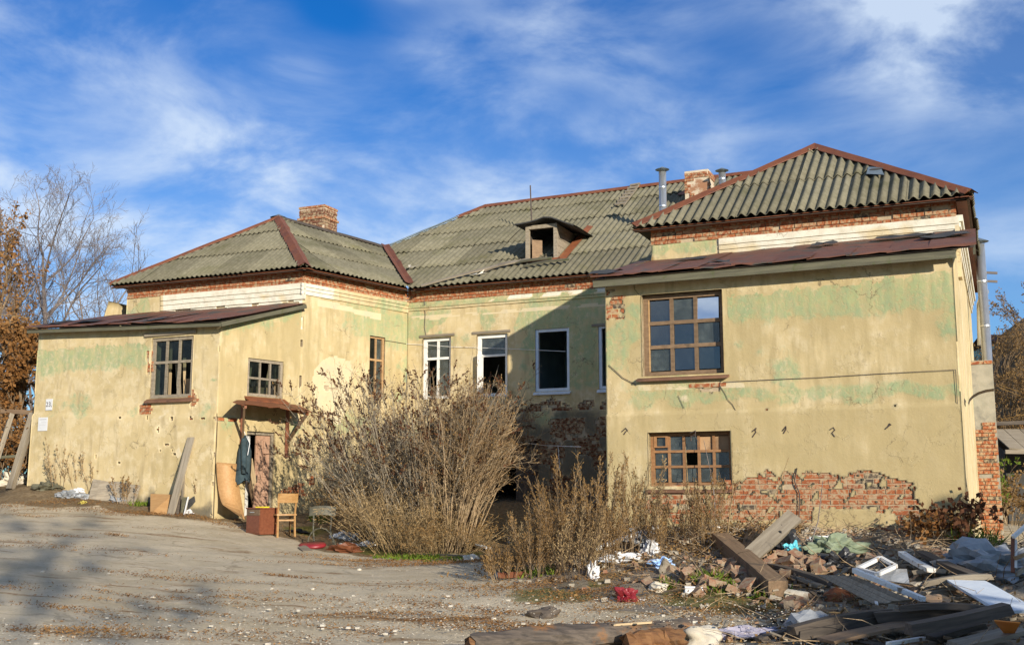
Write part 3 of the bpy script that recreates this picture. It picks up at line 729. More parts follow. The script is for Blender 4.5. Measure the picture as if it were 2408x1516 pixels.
def paintB(t, z):
    tp = 5.25 + .31 * t if t < TB else 6.1
    g = .75 * sm(.55, .05, tp - z + .2 * nn(t, z, 3, 2)) if t < TB else .72 * sm(.75, .2, abs(z - 5.75 + .13 * (t - 4.5))) * sm(2.6, 4.2, t)
    g = max(g, .5 * sm(.2, .6, nn(t, z, 1.3, 12)), .75 * sm(4.9, 5.4, t) * sm(.1, .5, nn(t, z, 2.2, 3) + .3))
    wp = [(735,900),(740,870),(760,845),(790,838),(822,848),(828,870),(822,905),(815,960),(800,1000),(765,985),(742,940)]
    w = 0
    if t > TB - .1:
        if not hasattr(paintB, 'p'): paintB.p = WB.poly(wp)
        w = 1. if inpoly(t + .03 * nn(t, z, 8), z + .03 * nn(t, z, 8, 2), paintB.p) else 0
        if 2.6 < t < 4.6 and abs(z - 6.02 + .05 * (t - 3)) < .07 + .05 * nn(t, z, 5) : w = .9
    br = .44 + .3 * nn(t, z, 1.1, 20) + .12 * (t < TB)
    return (g, br, w, .5 * (1 - sm(1.2, 1.6, z + .3 * nn(t, z, 3, 2))))
oB = (.72, 1.68, 3.77, 4.58); oD = (.74, 1.50, .9, 3.02); oS = (4.25, 4.76, 4.0, 5.46)
topB = lambda t: 5.25 + .31 * t if t < TB - .001 else 6.41
wallB = plaster(WB, 'plaster_wall', 0, TB, .7, 5.93, .04, (oB, oD), holeB, depB, paintB, top=lambda t: 5.25 + .31 * t)
wallS = plaster(WB, 'plaster_wall', TB, TQ, .9, 6.41, .04, (oS,), holeB, depB, paintB, k=9)
brick_rows(WB, .02, 3.6, 1.2, 3.95, wallB, lambda t, z: holeB(t, z) or holeB(t + .05, z) or holeB(t - .05, z), 0)
room(WB, .3, 1.7, 3.3, 4.9, 1.6); room(WB, .5, 1.7, .9, 3.2, 1.3); room(WB, 3.9, 5.1, 3.6, 5.8, 1.4, M_ROOM)
wB = window(WB, *oB, [0,.35,.68,1], [0,.48,1], M_WGREY, lambda i, j: None if (i, j) in ((2, 0), (1, 1)) else G_DARK, dep=-.06, fw=.065, mw=.045, sill=(M_RUST, .10, .06, .16)); wB['label'] = 'six-light grey window above the door canopy'
wS = window(WB, *oS, [0,.5,1], [0,.62,1], M_OCHRE, lambda i, j: G_DUST if i else G_DARK, dep=-.08, fw=.05, mw=.05); wS['label'] = 'narrow ochre four-light window beside the inner corner'
for k, (ta, tb, z1_, m_, w_) in enumerate(((.85, .95, 4.45, M_WPALE, .06), (1.1, 1.06, 4.5, M_WPALE, .05), (1.5, 1.58, 4.48, M_WPALE, .06), (.78, .9, 4.1, M_ORANGE, .05), (1.3, 1.25, 4.15, M_WBRN, .07))):
    b_ = board('stacked_board', WB.P(ta, 3.6, -.5), WB.P(tb, z1_, -.34), w_, .025, m_, None, up=(*N2, 0))
    tag(b_, ['pale lath leaning at the left inside the window over the canopy', 'pale lath upright in the middle of the window over the canopy', 'pale lath leaning at the right inside the window over the canopy', 'short orange lath inside the window over the canopy', 'short brown board inside the window over the canopy'][k], 'board', 'boards behind the left windows')
b_ = MB(); WB.box(b_, 1.2, 1.62, 3.70, 4.02, -.62, -.36); tag(b_.build('cardboard_box', M_CARD), 'brown cardboard box inside the window over the door canopy', 'box')
# double door
dd = MB(); WB.box(dd, .74, .80, 1.0, 3.02, -.16, -.04); WB.box(dd, 1.44, 1.50, 1.0, 3.02, -.16, -.04); WB.box(dd, .80, 1.44, 2.955, 3.02, -.155, -.045)
door = dd.build('door', M_WGREY, BLD); door['label'] = 'pinkish panelled double door standing ajar'
mb = MB(); WB.box(mb, 1.08, 1.44, 1.12, 2.95, -.13, -.09)
for z0_, z1_ in ((1.2, 1.62), (1.70, 1.98), (2.06, 2.85)):
    for a, b in ((1.11, 1.25), (1.27, 1.41)) if z1_ > 2.5 or z0_ < 1.3 else ((1.11, 1.41),):
        WB.box(mb, a, b, z0_, z1_, -.09, -.078)
leafR = mb.build('door_leaf', M_DOOR, door)
mb = MB(); WB.box(mb, 1.10, 1.125, 1.95, 2.1, -.078, -.06); mb.build('handle', M_STEEL, door)
mb = MB(); a0 = WB.P(.80, 1.12, -.1); a1 = WB.P(.98, 1.12, -.17)
mb.add([a0, a1, a1 + [0, 0, 1.83], a0 + [0, 0, 1.83]] + [WB.P(.81, 1.12, -.14), WB.P(.99, 1.12, -.21), WB.P(.99, 2.95, -.21), WB.P(.81, 2.95, -.14)], [(0,1,2,3), (7,6,5,4), (0,4,5,1), (1,5,6,2), (2,6,7,3), (3,7,4,0)])
mb.build('door_leaf', M_WHITE, door)
mb = MB(); WB.box(mb, .84, .97, 3.03, 3.12, 0, .02); mb.build('lintel_scrap', M_WGREY, door)
# canopy over the door
cL, cR = WB.px(547, 947, .82), WB.px(736, 969, .82)
nC = 7; cz0 = 3.66
mbs = []
tb0, tb1 = .55, 2.02
canopy = None
for i in range(nC):
    f0, f1 = i / nC, (i + 1) / nC; q = []
    for f in (f0, f1):
        tb_ = tb0 + (tb1 - tb0) * f; tf = cL[0] + (cR[0] - cL[0]) * f; zf = cL[1] + (cR[1] - cL[1]) * f + .025 * R.uniform(-1, 1)
        q += [WB.P(tb_, cz0, .02), WB.P((tb_ + tf) / 2, (cz0 + zf) / 2 + .02, .42), WB.P(tf, zf, .82)]
    q2 = [p + np.array([0, 0, .012 if i % 2 else .004]) for p in q]
    lo = [p - np.array([0, 0, .012]) for p in q2]
    me = (q2 + lo, [(0,1,4,3), (1,2,5,4), (6,9,10,7), (7,10,11,8), (2,8,11,5), (0,6,7,1), (1,7,8,2), (3,4,10,9), (4,5,11,10)])
    if canopy is None: canopy = mk('door_canopy', *me, M_RUST, BLD); canopy['label'] = 'rusty brown sheet metal canopy over the door'
    else: mk('canopy_sheet', *me, M_RUST, canopy)
for tt, zt, zb in ((.60, 3.58, 2.62), (1.80, 3.18, 2.5)):
    board('canopy_post', WB.P(tt, zb, .05), WB.P(tt, 3.60, .05), .07, .07, M_RUST, canopy)
    f = .12 if tt < 1 else .9
    tf = cL[0] + (cR[0] - cL[0]) * f; zf = cL[1] + (cR[1] - cL[1]) * f
    board('canopy_strut', WB.P(tt, 2.82, .07), WB.P(tf + .1, zf - .06, .74), .045, .06, M_WBRN, canopy)
    board('canopy_arm', WB.P(tt, 3.55, .02), WB.P(tf + .1, zf - .05, .78), .05, .06, M_RUST, canopy)

# ---- main body, recessed wall
def holeM(t, z):
    zz2 = z + .25 * nn(t, z, 1.7, 3)
    if z < 3.9 and 2.9 < t and zz2 < 3.85 and nn(t, z, 2.1, 14) > -.12 and not 3.45 < z < 3.6: return nn(t, z, 9, 2) < .45
    if z < 1.5 + .3 * nn(t, 0, 2): return True
    return False
def paintM(t, z):
    g = .85 * sm(.5, .15, abs(z - 5.82 - .1 * nn(t, z, 1.5, 4))) * sm(.3, .6, nn(t, z, 1.1, 5) + .55)
    g = max(g, .8 * sm(.15, 0, abs(z - 6.33)), .6 * sm(2.4, 3.6, t) * sm(3.8, 4.3, z), .55 * sm(.2, .6, nn(t, z, 1.3, 12)))
    w = .8 * (abs(z - 6.02 - .04 * nn(t, 0, 2)) < .035 + .04 * nn(t, z, 3, 8)) + 1.5 * (6.27 < z < 6.44) * (nn(t, z, 3, 3) > -.05) * (t > 2.3)
    br = .25 * sm(.1, .6, nn(t, z, 1.1, 20)) + .2 * sm(3.5, 4.4, t)
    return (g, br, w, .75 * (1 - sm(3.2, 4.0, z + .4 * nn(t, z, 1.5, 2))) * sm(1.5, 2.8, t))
o4 = (.44, 1.22, 4.0, 5.50); o5 = (1.91, 2.72, 4.0, 5.50); o6 = (3.43, 4.29, 4.07, 5.54); o7 = (5.0, 5.86, 4.07, 5.54); oK = (2.15, 3.50, 1.0, 2.92)
wallM = plaster(WM, 'plaster_wall', 0, 8.0, .9, 6.41, .045, (o4, o5, o6, o7, oK), holeM, None, paintM, k=3)
brick_rows(WM, 2.9, 5.9, 1.3, 3.98, wallM, lambda t, z: holeM(t, z) and not (oK[0] < t < oK[1] and z < oK[3]) , .02)
room(WM, .1, 3.0, 3.6, 6.0, 2.5, M_ROOM); room(WM, 3.1, 6.2, 3.6, 6.0, 2.5, M_TEAL); room(WM, 1.8, 3.9, .9, 3.1, 2.5)
w4 = window(WM, *o4, [0,.5,1], [0,.68,1], M_WHITE, lambda i, j: G_DUST if (j or i) else None, dep=-.10, fw=.08, mw=.06); w4['label'] = 'peeling white window at the inner corner, four lights'
w5 = window(WM, *o5, [0,1], [0,.68,1], M_WHITE, lambda i, j: G_DUST if (j or i) else None, dep=-.10, fw=.085, mw=.05); w5['label'] = 'peeling white window half open beside the shadow edge'
mb = MB(); WM.box(mb, 2.0, 2.06, 4.08, 5.02, -.06, .16); mb.build('open_casement', M_WHITE, w5)
w6 = window(WM, *o6, [0,1], [0,1], M_WBLUE, lambda i, j: None, dep=-.06, fw=.07, sill=(M_WBLUE, .05, .03, .07)); w6['label'] = 'empty pale blue window frame in the shade'
w7 = window(WM, *o7, [0,1], [0,1], M_WBLUE, lambda i, j: None, dep=-.06, fw=.07, sill=(M_WBLUE, .05, .03, .07)); w7['label'] = 'empty pale blue window half hidden by the right extension'
for (a, b) in ((.36, 1.32), (1.80, 2.80), (4.85, 6.0)): board('lintel_board', WM.P(a, 5.545, .0), WM.P(b, 5.55, .0), .06, .06, M_WGREY, BLD)
mb = MB(); WM.box(mb, 2.85, 3.44, 1.1, 2.86, -.26, -.20); kd = mb.build('cellar_door', M_WDRK, BLD)

# ---- upper front walls of both wings, right side, hidden left side
def paintP(t, z):
    g = .85 * sm(.1, .5, nn(t, z, 2.5, 3) + .35) if t > 4.0 else .2
    return (g, .2, 0. if t > 4.0 else 1.5 + .9 * nn(t, z, 3), 0)
plaster(WP, 'plaster_wall', 0, PLn, 5.2, 6.41, .05, (), lambda t, z: 5.98 < z < 6.08 and nn(t, z, 2.5, 4) > .1 and t < 4, None, paintP)
def paintR(t, z):
    g = .9 * sm(6.1, 6.35, z + .1 * nn(t, z, 4)) if t < 1.3 else 0
    return (g, .3, .0 if t < 1.3 else 1.4 + .9 * nn(t, z, 2.5), 0.25 * (nn(t, z, 2, 9) > .2) * (t > 1.3))
plaster(WR, 'plaster_wall', 0, CW, 5.5, 6.41, .05, (), lambda t, z: 6.10 < z < 6.19 and nn(t, z, 2.2, 14) > .22 and t > 1.35, None, paintR)
def paintE(t, z): return (.45 * sm(.2, .6, nn(t, z, 1.3, 12)), .2, .6 * sm(.1, .4, nn(t * 3, z * .6, 1, 2)), 0)
plaster(WE, 'plaster_wall', 0, 11.5, .3, 6.41, .09, (), lambda t, z: nn(t * 4, z * .8, 1.1, 3) > .48, None, paintE, top=lambda t: 5.24 + .31 * t if t < RD else 6.41)
plaster(WW, 'plaster_wall', 0, 7.6, .3, 6.41, .15, (), None, None, paintE, top=lambda t: 5.30 + .3 * t if t < RD else 6.41)
WL = Wall(Bc - U * AL, V, -U)
plaster(WL, 'plaster_wall', 0, 9, .7, 6.41, .15, (), None, None, paintE, top=lambda t: 5.35 + .3 * t if t < 2.0 else 6.41)
for W_, a, b in ((WP, -.0, PLn), (WR, 0, CW), (WB, TB, TQ), (WM, 0, 7.5), (WE, RD, 11.5)):
    brick_rows(W_, a, b, 6.415, 6.72, BLD, None, .04, .02)
    mb = MB(); W_.box(mb, a, b, 6.41, 6.80, -.30, -.012); mb.build('masonry', M_MORTAR, BLD)
def cornice(W, a, b, bands, paint):
    for z0_, z1_, e in bands:
        ts = np.linspace(a, b, max(3, int((b - a) / .12))); vs = []; pa = []
        for t in ts:
            w_ = .006 * nn(t, z0_, 2)
            for z, ee in ((z0_, -.005), (z0_, e), (z1_, e + .004), (z1_, -.005)):
                vs.append(W.P(t, z + w_, ee)); pa.append(paint(t, z))
        n_ = len(ts); f = []
        for i in range(n_ - 1):
            for k in range(3): f.append((i*4 + k, i*4 + 4 + k, i*4 + 5 + k, i*4 + 1 + k))
        f += [(0, 1, 2, 3), tuple((n_-1)*4 + k for k in (3, 2, 1, 0))]
        mk('cornice', vs, f, M_PL, BLD, False, pa)
cornice(WP, -.07, 4.05, ((6.05, 6.165, .03), (6.18, 6.275, .034), (6.29, 6.42, .04)), paintP)
cornice(WR, 1.32, CW + .06, ((6.13, 6.195, .03), (6.208, 6.285, .034), (6.298, 6.42, .04)), paintR)
def paintS(t, z): return (.75 * sm(3.2, 3.8, t) * sm(-.1, .3, nn(t, z, 2, 5)), .15, 1.5 * sm(3.4, 2.9, t) + .4 * (nn(t, z, 3, 5) > .2), 0)
cornice(WB, TB - .07, TQ, ((6.16, 6.245, .03), (6.258, 6.33, .034), (6.343, 6.42, .04)), paintS)
cornice(WM, 0, 7.2, ((6.20, 6.25, .03), (6.262, 6.32, .036)), paintM)
cornice(WE, RD, 11.5, ((6.05, 6.12, .03), (6.14, 6.22, .05), (6.24, 6.32, .08), (6.34, 6.45, .12)), lambda t, z: (.1, .2, 1.4, 0))
cornice(WE, RD - .35, RD, ((5.3, 6.2, .06),), lambda t, z: (.1, .1, .7, 0))

# ------------------------------------------------------------------ roofs
def corr(name, poly, e, parent_name_label, wl=.165, amp=.028, sw=1.0, course=1.5, lift=.022, s0off=0., seed=0, cut=None):
    rr = random.Random(seed)
    poly = [np.asarray(p, float) for p in poly]; p0 = poly[0]; e = nz(e)
    nrm = nz(np.cross(e, poly[2] - p0))
    if nrm[2] < 0: nrm = -nrm
    s = np.cross(nrm, e); s = s if s[2] > 0 else -s
    q = [((p - p0) @ e, (p - p0) @ s) for p in poly]
    under = mk(name, [p - nrm * .09 for p in poly], [tuple(range(len(poly)))], M_WDRK, BLD); under['label'] = parent_name_label
    def iv(x):
        ys = []
        for i in range(len(q)):
            a, b = q[i], q[(i + 1) % len(q)]
            if (a[0] <= x) != (b[0] <= x): ys.append(a[1] + (b[1] - a[1]) * (x - a[0]) / (b[0] - a[0]))
        return (min(ys), max(ys)) if len(ys) > 1 else None
    e0, e1 = min(a[0] for a in q), max(a[0] for a in q); h0, h1 = min(a[1] for a in q), max(a[1] for a in q)
    nc = int(math.ceil((h1 - h0 - s0off) / course)) + 1; step = wl / 6
    for j in range(nc):
        sa = h0 + (j - 1) * course + s0off if s0off else h0 + j * course
        for i in range(int(math.ceil((e1 - e0) / sw))):
            a, b = e0 + i * sw, min(e0 + (i + 1) * sw, e1)
            k0 = int(round(a / step)); k1 = int(round(b / step))
            dsh = rr.uniform(-.03, .02); lf = lift + rr.uniform(0, .012); tl = rr.uniform(-.012, .012)
            rows = []
            for k in range(k0, k1 + 1):
                x = k * step; r_ = iv(min(max(x, e0 + 1e-4), e1 - 1e-4))
                if r_ is None: rows.append(None); continue
                lo, hi = max(sa + dsh, r_[0] - (.02 if sa <= h0 + .01 else 0)), min(sa + course + .10, r_[1])
                if sa + dsh < r_[0]: lo = r_[0] + (dsh if sa <= h0 + .01 else 0)
                rows.append((x, lo, hi) if hi > lo + .004 else None)
            vs = []; fs = []; idx = {}
            for m_, r_ in enumerate(rows):
                if r_ is None: continue
                x, lo, hi = r_; idx[m_] = len(vs); w_ = amp * math.cos(2 * math.pi * x / wl)
                mid = (lo + hi) / 2
                for sv, th in ((lo, -.012), (lo, 0), (mid, 0), (hi, 0)):
                    f = (sv - sa) / course
                    hgt = w_ + lf * (1 - f) + tl * (x - a) / sw + th + .02 * noise.noise(Vector((x * .7, sv * .7, seed * 3.1)))
                    vs.append(p0 + e * x + s * sv + nrm * hgt)
            for m_ in range(len(rows) - 1):
                if m_ in idx and m_ + 1 in idx:
                    A_, B_ = idx[m_], idx[m_ + 1]
                    for z_ in range(3): fs.append((A_ + z_, B_ + z_, B_ + z_ + 1, A_ + z_ + 1))
            if fs and not (cut and cut(i, j)): mk('roof_sheet', vs, fs, M_SL, under, True)
    return under, p0, nrm
OH = .30; EZ = 6.73
def isect(W1, e1, W2, e2):
    a = W1.O + W1.n * e1; b = W2.O + W2.n * e2
    A_ = np.array([W1.d, -W2.d]).T; k = np.linalg.solve(A_, b - a)
    p = a + W1.d * k[0]; return np.array([p[0], p[1], EZ])
# left wing
EL1 = isect(WP, OH, WB, OH); PLw = Wall(P - U * PLn, V, -U); EL0 = isect(WP, OH, PLw, OH); VB = isect(WB, OH, WM, OH)
APL = at(655, 514, 28.1)
U3 = np.array([U[0], U[1], 0]); V3_ = np.array([V[0], V[1], 0]); V23 = np.array([V2[0], V2[1], 0]); UP = np.array([0, 0, 1.])
corr('roof', [EL0, EL1, APL], U3, 'front slope of the left hip roof', wl=.14, amp=.022, course=1.22, seed=1)
nRt = np.cross(V23, APL - EL1); RGL = onplane(905, 584, EL1, nRt)
under_LR, _, nLR = corr('roof', [EL1, VB, RGL, APL], V23, 'courtyard slope of the left hip roof', wl=.14, amp=.022, course=1.25, seed=2)
# main body
RG = at(1590, 432, 30.0); nM = np.cross(U3, RG - VB)
RGa = onplane(1140, 487, VB, nM); RGv = onplane(905, 585, VB, nM); RGr = onplane(1860, 396, VB, nM); 
ERt = VB + U3 * 9.0
main_roof, _, nMn = corr('roof', [VB, ERt, RGr, RGa, RGv], U3, 'long main slope with dormer', wl=.165, amp=.027, course=1.38, seed=3)
# right wing
ER0 = isect(WR, OH, Wall(R0, V, -U), OH); ER1 = isect(WR, OH, WE, OH)
APR = at(1916, 348, 22.3)
corr('roof', [ER0, ER1, APR], U3, 'front slope of the right hip roof', wl=.176, amp=.034, course=1.62, s0off=1.62, seed=4)
ERB = ER1 + V3_ * 9.5; RGR2 = APR + V3_ * 9.5
corr('roof', [ER1, ERB, RGR2, APR], V3_, 'right slope of the right hip roof', wl=.165, amp=.03, course=1.5, seed=5)
def plain(name, pts, lab):
    o = mk(name, pts, [tuple(range(len(pts)))], M_SL, BLD); o['label'] = lab
plain('roof', [ER0, APR, APR + V3_ * 6.5, ER0 + V3_ * 4.4], 'hidden left slope of the right roof')
bk = V3_ * 9.6; plain('roof', [RGa, RGr + U3 * 2, RGr + U3 * 2 + V3_ * 5 - UP * 3.5, RGa + V3_ * 5 - UP * 3.5 - U3 * 3], 'far slope of the main roof')
plain('roof', [RGv, RGa, RGa + V3_ * 5 - UP * 3.5 - U3 * 3], 'hipped far end of the main roof')
plain('roof', [EL0, APL, RGL + V3_ * 1.0, EL0 + V3_ * 6], 'hidden outer slope of the left roof')
def cap(p0, p1, a, b, w, m_=None, name='ridge_cap', wav=.01, seg=10):
    p0, p1 = np.asarray(p0), np.asarray(p1); vs = []; x = nz(p1 - p0)
    a = a - x * (a @ x); b = b - x * (b @ x); a, b = nz(a), nz(b)
    for i in range(seg + 1):
        p = p0 + (p1 - p0) * i / seg
        ww = w * (1 + .10 * R.uniform(-1, 1)); j = R.uniform(-wav, wav)
        vs += [p + a * ww + UP * j, p + UP * (.035 + j * .5), p + b * ww + UP * R.uniform(-wav, wav)]
    lo = [v - UP * .012 for v in vs]; n_ = len(vs)
    f = []
    for i in range(seg):
        for k in (0, 1):
            q = (i*3 + k, i*3 + k + 1, i*3 + k + 4, i*3 + k + 3); f += [q, tuple(n_ + z for z in reversed(q))]
        for k in (0, 2): f.append((i*3 + k, i*3 + 3 + k, n_ + i*3 + 3 + k, n_ + i*3 + k))
    return mk(name, vs + lo, f, m_ or M_RUST, BLD)
def dn(n): n = nz(n); d = -UP + n * (n @ UP) ; return nz(d)
nF = nz(np.cross(U3, APL - EL0)); nR_ = nz(np.cross(U3, APR - ER0))
nF = nF if nF[2] > 0 else -nF; nR_ = nR_ if nR_[2] > 0 else -nR_
up5 = UP * .05
cap(EL0 + up5, APL + up5, dn(nF), dn(nz([-U[0], -U[1], 1.2])), .10)
cap(EL1 + up5, APL + up5, -U3 + dn(nF) * .1, V23 + dn(nLR) * .1, .15, wav=.015, seg=14)
cap(APL + up5, RGL + up5, dn(nLR), -dn(nLR) * [1, 1, -1], .10, M_WDRK)
cap(RGv + up5, RGv + (RGa - RGv) * .72 + up5, dn(nMn), -V3_ - UP * .3, .09, M_ZINCD)
cap(RGv + (RGa - RGv) * .70 + up5 * 1.3, RGa + up5, dn(nMn), V3_ - UP * .4, .12)
cap(RGa + up5, RGr + up5, dn(nMn), V3_ - UP * .5, .13)
cap(ER0 + up5, APR + up5 * 1.4, dn(nR_) + U3 * .5, -U3 * 1 - UP * .2, .15, wav=.012)
cap(APR + up5 * 1.4, ER1 + up5, dn(nR_) - U3 * .5, U3 - UP * .5, .15)
cap(APR + up5, RGR2 + up5, U3 - UP * .6, -U3 - UP * .6, .15)
cap(VB + UP * .07 - V3_ * .05, RGv + UP * .08, -V23 * .9 + UP * .25, U3 * .9 + UP * .25, .13, name='valley_flashing')
# soffits and eaves boards
def soffit(W, a, b):
    mb = MB(); W.box(mb, a, b, EZ - .045, EZ - .03, .03, OH - .05); mb.build('soffit', M_RUST, BLD)
    
soffit(WP, -.3, PLn + .3); soffit(WR, -.3, CW + .3); soffit(WB, TB - .25, TQ - .3); soffit(WM, .3, 8.2); soffit(WE, RD - .3, 12.3)
# ceilings keep the lofts dark
mb = MB(); mb.add([WM.P(0, 6.45, -.4), WM.P(9, 6.45, -.4), WM.P(9, 6.45, -9), WM.P(0, 6.45, -9)], [(0,1,2,3)])
mb.add([WR.P(.1, 6.45, -.35), WR.P(CW - .35, 6.45, -.35), WR.P(CW - .35, 6.45, -6), WR.P(.1, 6.45, -6)], [(0,1,2,3)]); mb.build('ceiling', M_DARK, BLD)

# ---- lean-to roofs
def leanto(W, f0, f1, b0, b1, n_, lab, verge):
    root = None
    for i in range(n_):
        fa, fb = i / n_, (i + 1) / n_; vs = []
        s0 = R.uniform(-.03, .03); lf = R.uniform(0, .025)
        for f in np.linspace(fa - .006, fb + .006, 5):
            A_ = f0 + (f1 - f0) * f; B_ = b0 + (b1 - b0) * f
            for g in (0, .02, .3, .65, 1.0):
                p = A_ + (B_ - A_) * g
                j = .03 * noise.noise(Vector((p[0] * 1.6, p[1] * 1.6, i * 5.))) + lf * (1 - g)
                if g == 0: p = p + np.array([-V[0], -V[1], 0]) * s0 + UP * (.02 * noise.noise(Vector((f * 30, i, 2))) - .01)
                vs.append(p + UP * j)
        fs = []
        for a in range(4):
            for g in range(4): fs.append((a*5 + g, a*5 + 5 + g, a*5 + 6 + g, a*5 + 1 + g))
        n0 = len(vs); vs += [v - UP * .012 for v in vs]
        fs += [tuple(n0 + k for k in reversed(q)) for q in fs]
        fs += [(a*5, a*5 + 5, n0 + a*5 + 5, n0 + a*5) for a in range(4)]
        if root is None: root = mk('lean_to_roof', vs, fs, M_RUSTR, BLD); root['label'] = lab
        else: mk('metal_sheet', vs, fs, M_RUSTR, root)
    return root
tA0, zA0 = WA.px(512, 752, .30); tA1, zA1 = WA.px(60, 770, .30)
fA0, fA1 = WA.P(tA0 - .05, zA0, .30), WA.P(tA1, zA1, .30)
bA0 = WB.P(TB - .02, 5.96, .14); bA1 = WP.P(PLn + .35, 6.05, 0)
lA = leanto(WA, fA0, fA1, bA0, bA1, 9, 'rusty brown metal roof of the left extension', 0)
board('fascia_board', fA0 - UP * .085 + np.array([*V, 0]) * .06, fA1 - UP * .085 + np.array([*V, 0]) * .06, .03, .085, M_WMOSS, lA)
board('fascia_board', fA0 - UP * .09 + np.array([*V, 0]) * .05, bA0 - UP * .09, .035, .09, M_WMOSS, lA)
mb = MB(); q_ = [fA0, fA1, bA1, bA0]; mb.add([p - UP * .04 for p in q_], [(0,1,2,3)]); mb.build('roof_deck', M_WDRK, lA)
tC0, zC0 = WC.px(1393, 652, .34); tC1, zC1 = WC.px(2290, 574, .34)
fC0, fC1 = WC.P(tC0, zC0, .34), WC.P(tC1, zC1, .34)
bC0, bC1 = WR.P(-.25, 6.12, .0), WR.P(CW + .28, 6.19, 0)
lC = leanto(WC, fC0, fC1, bC0, bC1, 10, 'rusty brown metal roof of the right extension with torn felt', 0)
vv = np.array([*V, 0])
board('fascia_board', fC0 - UP * .11 + vv * .05, fC1 - UP * .11 + vv * .05 - U3 * .25, .035, .12, M_WMOSS, lC, rag=.02)
board('fascia_board', fC0 - UP * .09 + vv * .05, bC0 - UP * .09, .035, .10, M_WMOSS, lC); board('fascia_board', fC1 - UP * .09 + vv * .05, bC1 - UP * .09, .035, .10, M_WMOSS, lC)
mb = MB(); mb.add([p - UP * .045 for p in (fC0, fC1, bC1, bC0)], [(0,1,2,3)]); mb.build('roof_deck', M_WDRK, lC)
for (f, g, w_, l_) in ((.02, .1, .5, .35), (.22, .6, .5, .2), (.60, .75, .4, .3), (.82, .7, .9, .35), (.93, .55, .7, .5), (.35, .1, .4, .15)):   # torn felt
    p = fC0 + (fC1 - fC0) * f; q = bC0 + (bC1 - bC0) * f; c_ = p + (q - p) * g; sl = nz(q - p); vs = []
    for a in range(5):
        for b in range(4):
            vs.append(c_ + U3 * (a / 4 - .5) * w_ * (1 + .15 * R.uniform(-1, 1)) + sl * (b / 3 - .5) * l_ * 1.6 + UP * (.035 + R.uniform(0, .045)))
    mk('torn_felt', vs, [(a*4 + b, a*4 + 4 + b, a*4 + 5 + b, a*4 + 1 + b) for a in range(4) for b in range(3)], M_FELT, lC, True)
for (f, g, w_) in ((.9, .15, .5), (.75, .2, .6), (.35, .1, .4)):
    p = fA0 + (fA1 - fA0) * f; q = bA0 + (bA1 - bA0) * f; c_ = p + (q - p) * g; sl = nz(q - p); vs = []
    for a in range(5):
        for b in range(4): vs.append(c_ + U3 * (a / 4 - .5) * w_ + sl * (b / 3 - .5) * .5 + UP * (.035 + R.uniform(0, .04)))
    mk('torn_felt', vs, [(a*4 + b, a*4 + 4 + b, a*4 + 5 + b, a*4 + 1 + b) for a in range(4) for b in range(3)], M_FELT, lA, True)

# ---- dormer
D0 = onplane(1238, 614, VB, nM); WDm = Wall(D0[:2], U, -V)
d1 = WDm.px(1312, 608)[0]; dzt = WDm.px(1240, 533)[1]; dz0 = D0[2] - .02
def roofz(p): return VB[2] - (nMn[0] * (p[0] - VB[0]) + nMn[1] * (p[1] - VB[1])) / nMn[2]
fr = MB(); WDm.box(fr, 0, .09, dz0, dzt, -.03, .06); WDm.box(fr, d1 - .09, d1, dz0, dzt, -.03, .06); WDm.box(fr, .09, d1 - .09, dzt - .09, dzt, -.027, .057)
dorm = fr.build('dormer', M_WGREY, BLD); dorm['label'] = 'wooden dormer with an open black hatch'
run = (dzt - dz0) / (nMn @ np.array([*V, 0]) / -nMn[2])
for tt in (0.02, d1 - .02):
    a, b, c_ = WDm.P(tt, dz0, -.03), WDm.P(tt, dzt, -.03), WDm.P(tt, dzt, -.03 - run)
    for k in range(5):
        za, zb = dz0 + (dzt - dz0) * k / 5, dz0 + (dzt - dz0) * (k + 1) / 5 - .008
        ra, rb = run * k / 5, run * (k + 1) / 5
        pts = []
        for s_ in (-.015, .015):
            pts += [WDm.P(tt + s_, za, 0), WDm.P(tt + s_, za, -ra - .05), WDm.P(tt + s_, zb, -rb - .05), WDm.P(tt + s_, zb, 0)]
        mk('cheek_board', pts, [(0,1,2,3), (7,6,5,4), (0,4,5,1), (1,5,6,2), (2,6,7,3), (3,7,4,0)], M_WGREY if tt > .1 else M_WDRK, dorm)
mb = MB(); mb.add([WDm.P(.03, dz0, -.5), WDm.P(d1 - .03, dz0, -.5), WDm.P(d1 - .03, dzt, -1.2), WDm.P(.03, dzt, -1.2)], [(0,1,2,3)]); mb.build('loft', M_DARK, dorm)
mb = MB(); mb.add([WDm.P(.14, dz0, -.03), WDm.P(.34, dz0, -.20), WDm.P(.34, dz0 + .55, -.20), WDm.P(.14, dz0 + .55, -.03)], [(0,1,2,3)]); mb.build('loose_board', M_WBRN, dorm)
vs = []
for i, t in enumerate(np.linspace(-.22, d1 + .5, 9)):
    for j, e in enumerate((.25, -.1, -.6, -run - .25)):
        hgt = .04 + .10 * math.exp(-((t - d1 * .75) / .35) ** 2) - (.16 * max(0, t - d1) / .5) + R.uniform(-.012, .012)
        vs.append(WDm.P(t, dzt + hgt, e if j < 3 else e))
n0 = len(vs); fs = [(i*4 + j, i*4 + 4 + j, i*4 + 5 + j, i*4 + 1 + j) for i in range(8) for j in range(3)]
vs += [v - UP * .03 for v in vs]; fs += [tuple(n0 + k for k in reversed(q)) for q in fs] + [(i*4, i*4 + 4, n0 + i*4 + 4, n0 + i*4) for i in range(8)]
mk('dormer_roof', vs, fs, M_FELT, dorm)
def onroof(x, y, l=.05): return onplane(x, y, VB, nM) + nMn * l
mk('flashing', [onroof(1308, 616), onroof(1332, 612), onroof(1396, 536), onroof(1382, 534)], [(0,1,2,3)], M_ORANGE, dorm)
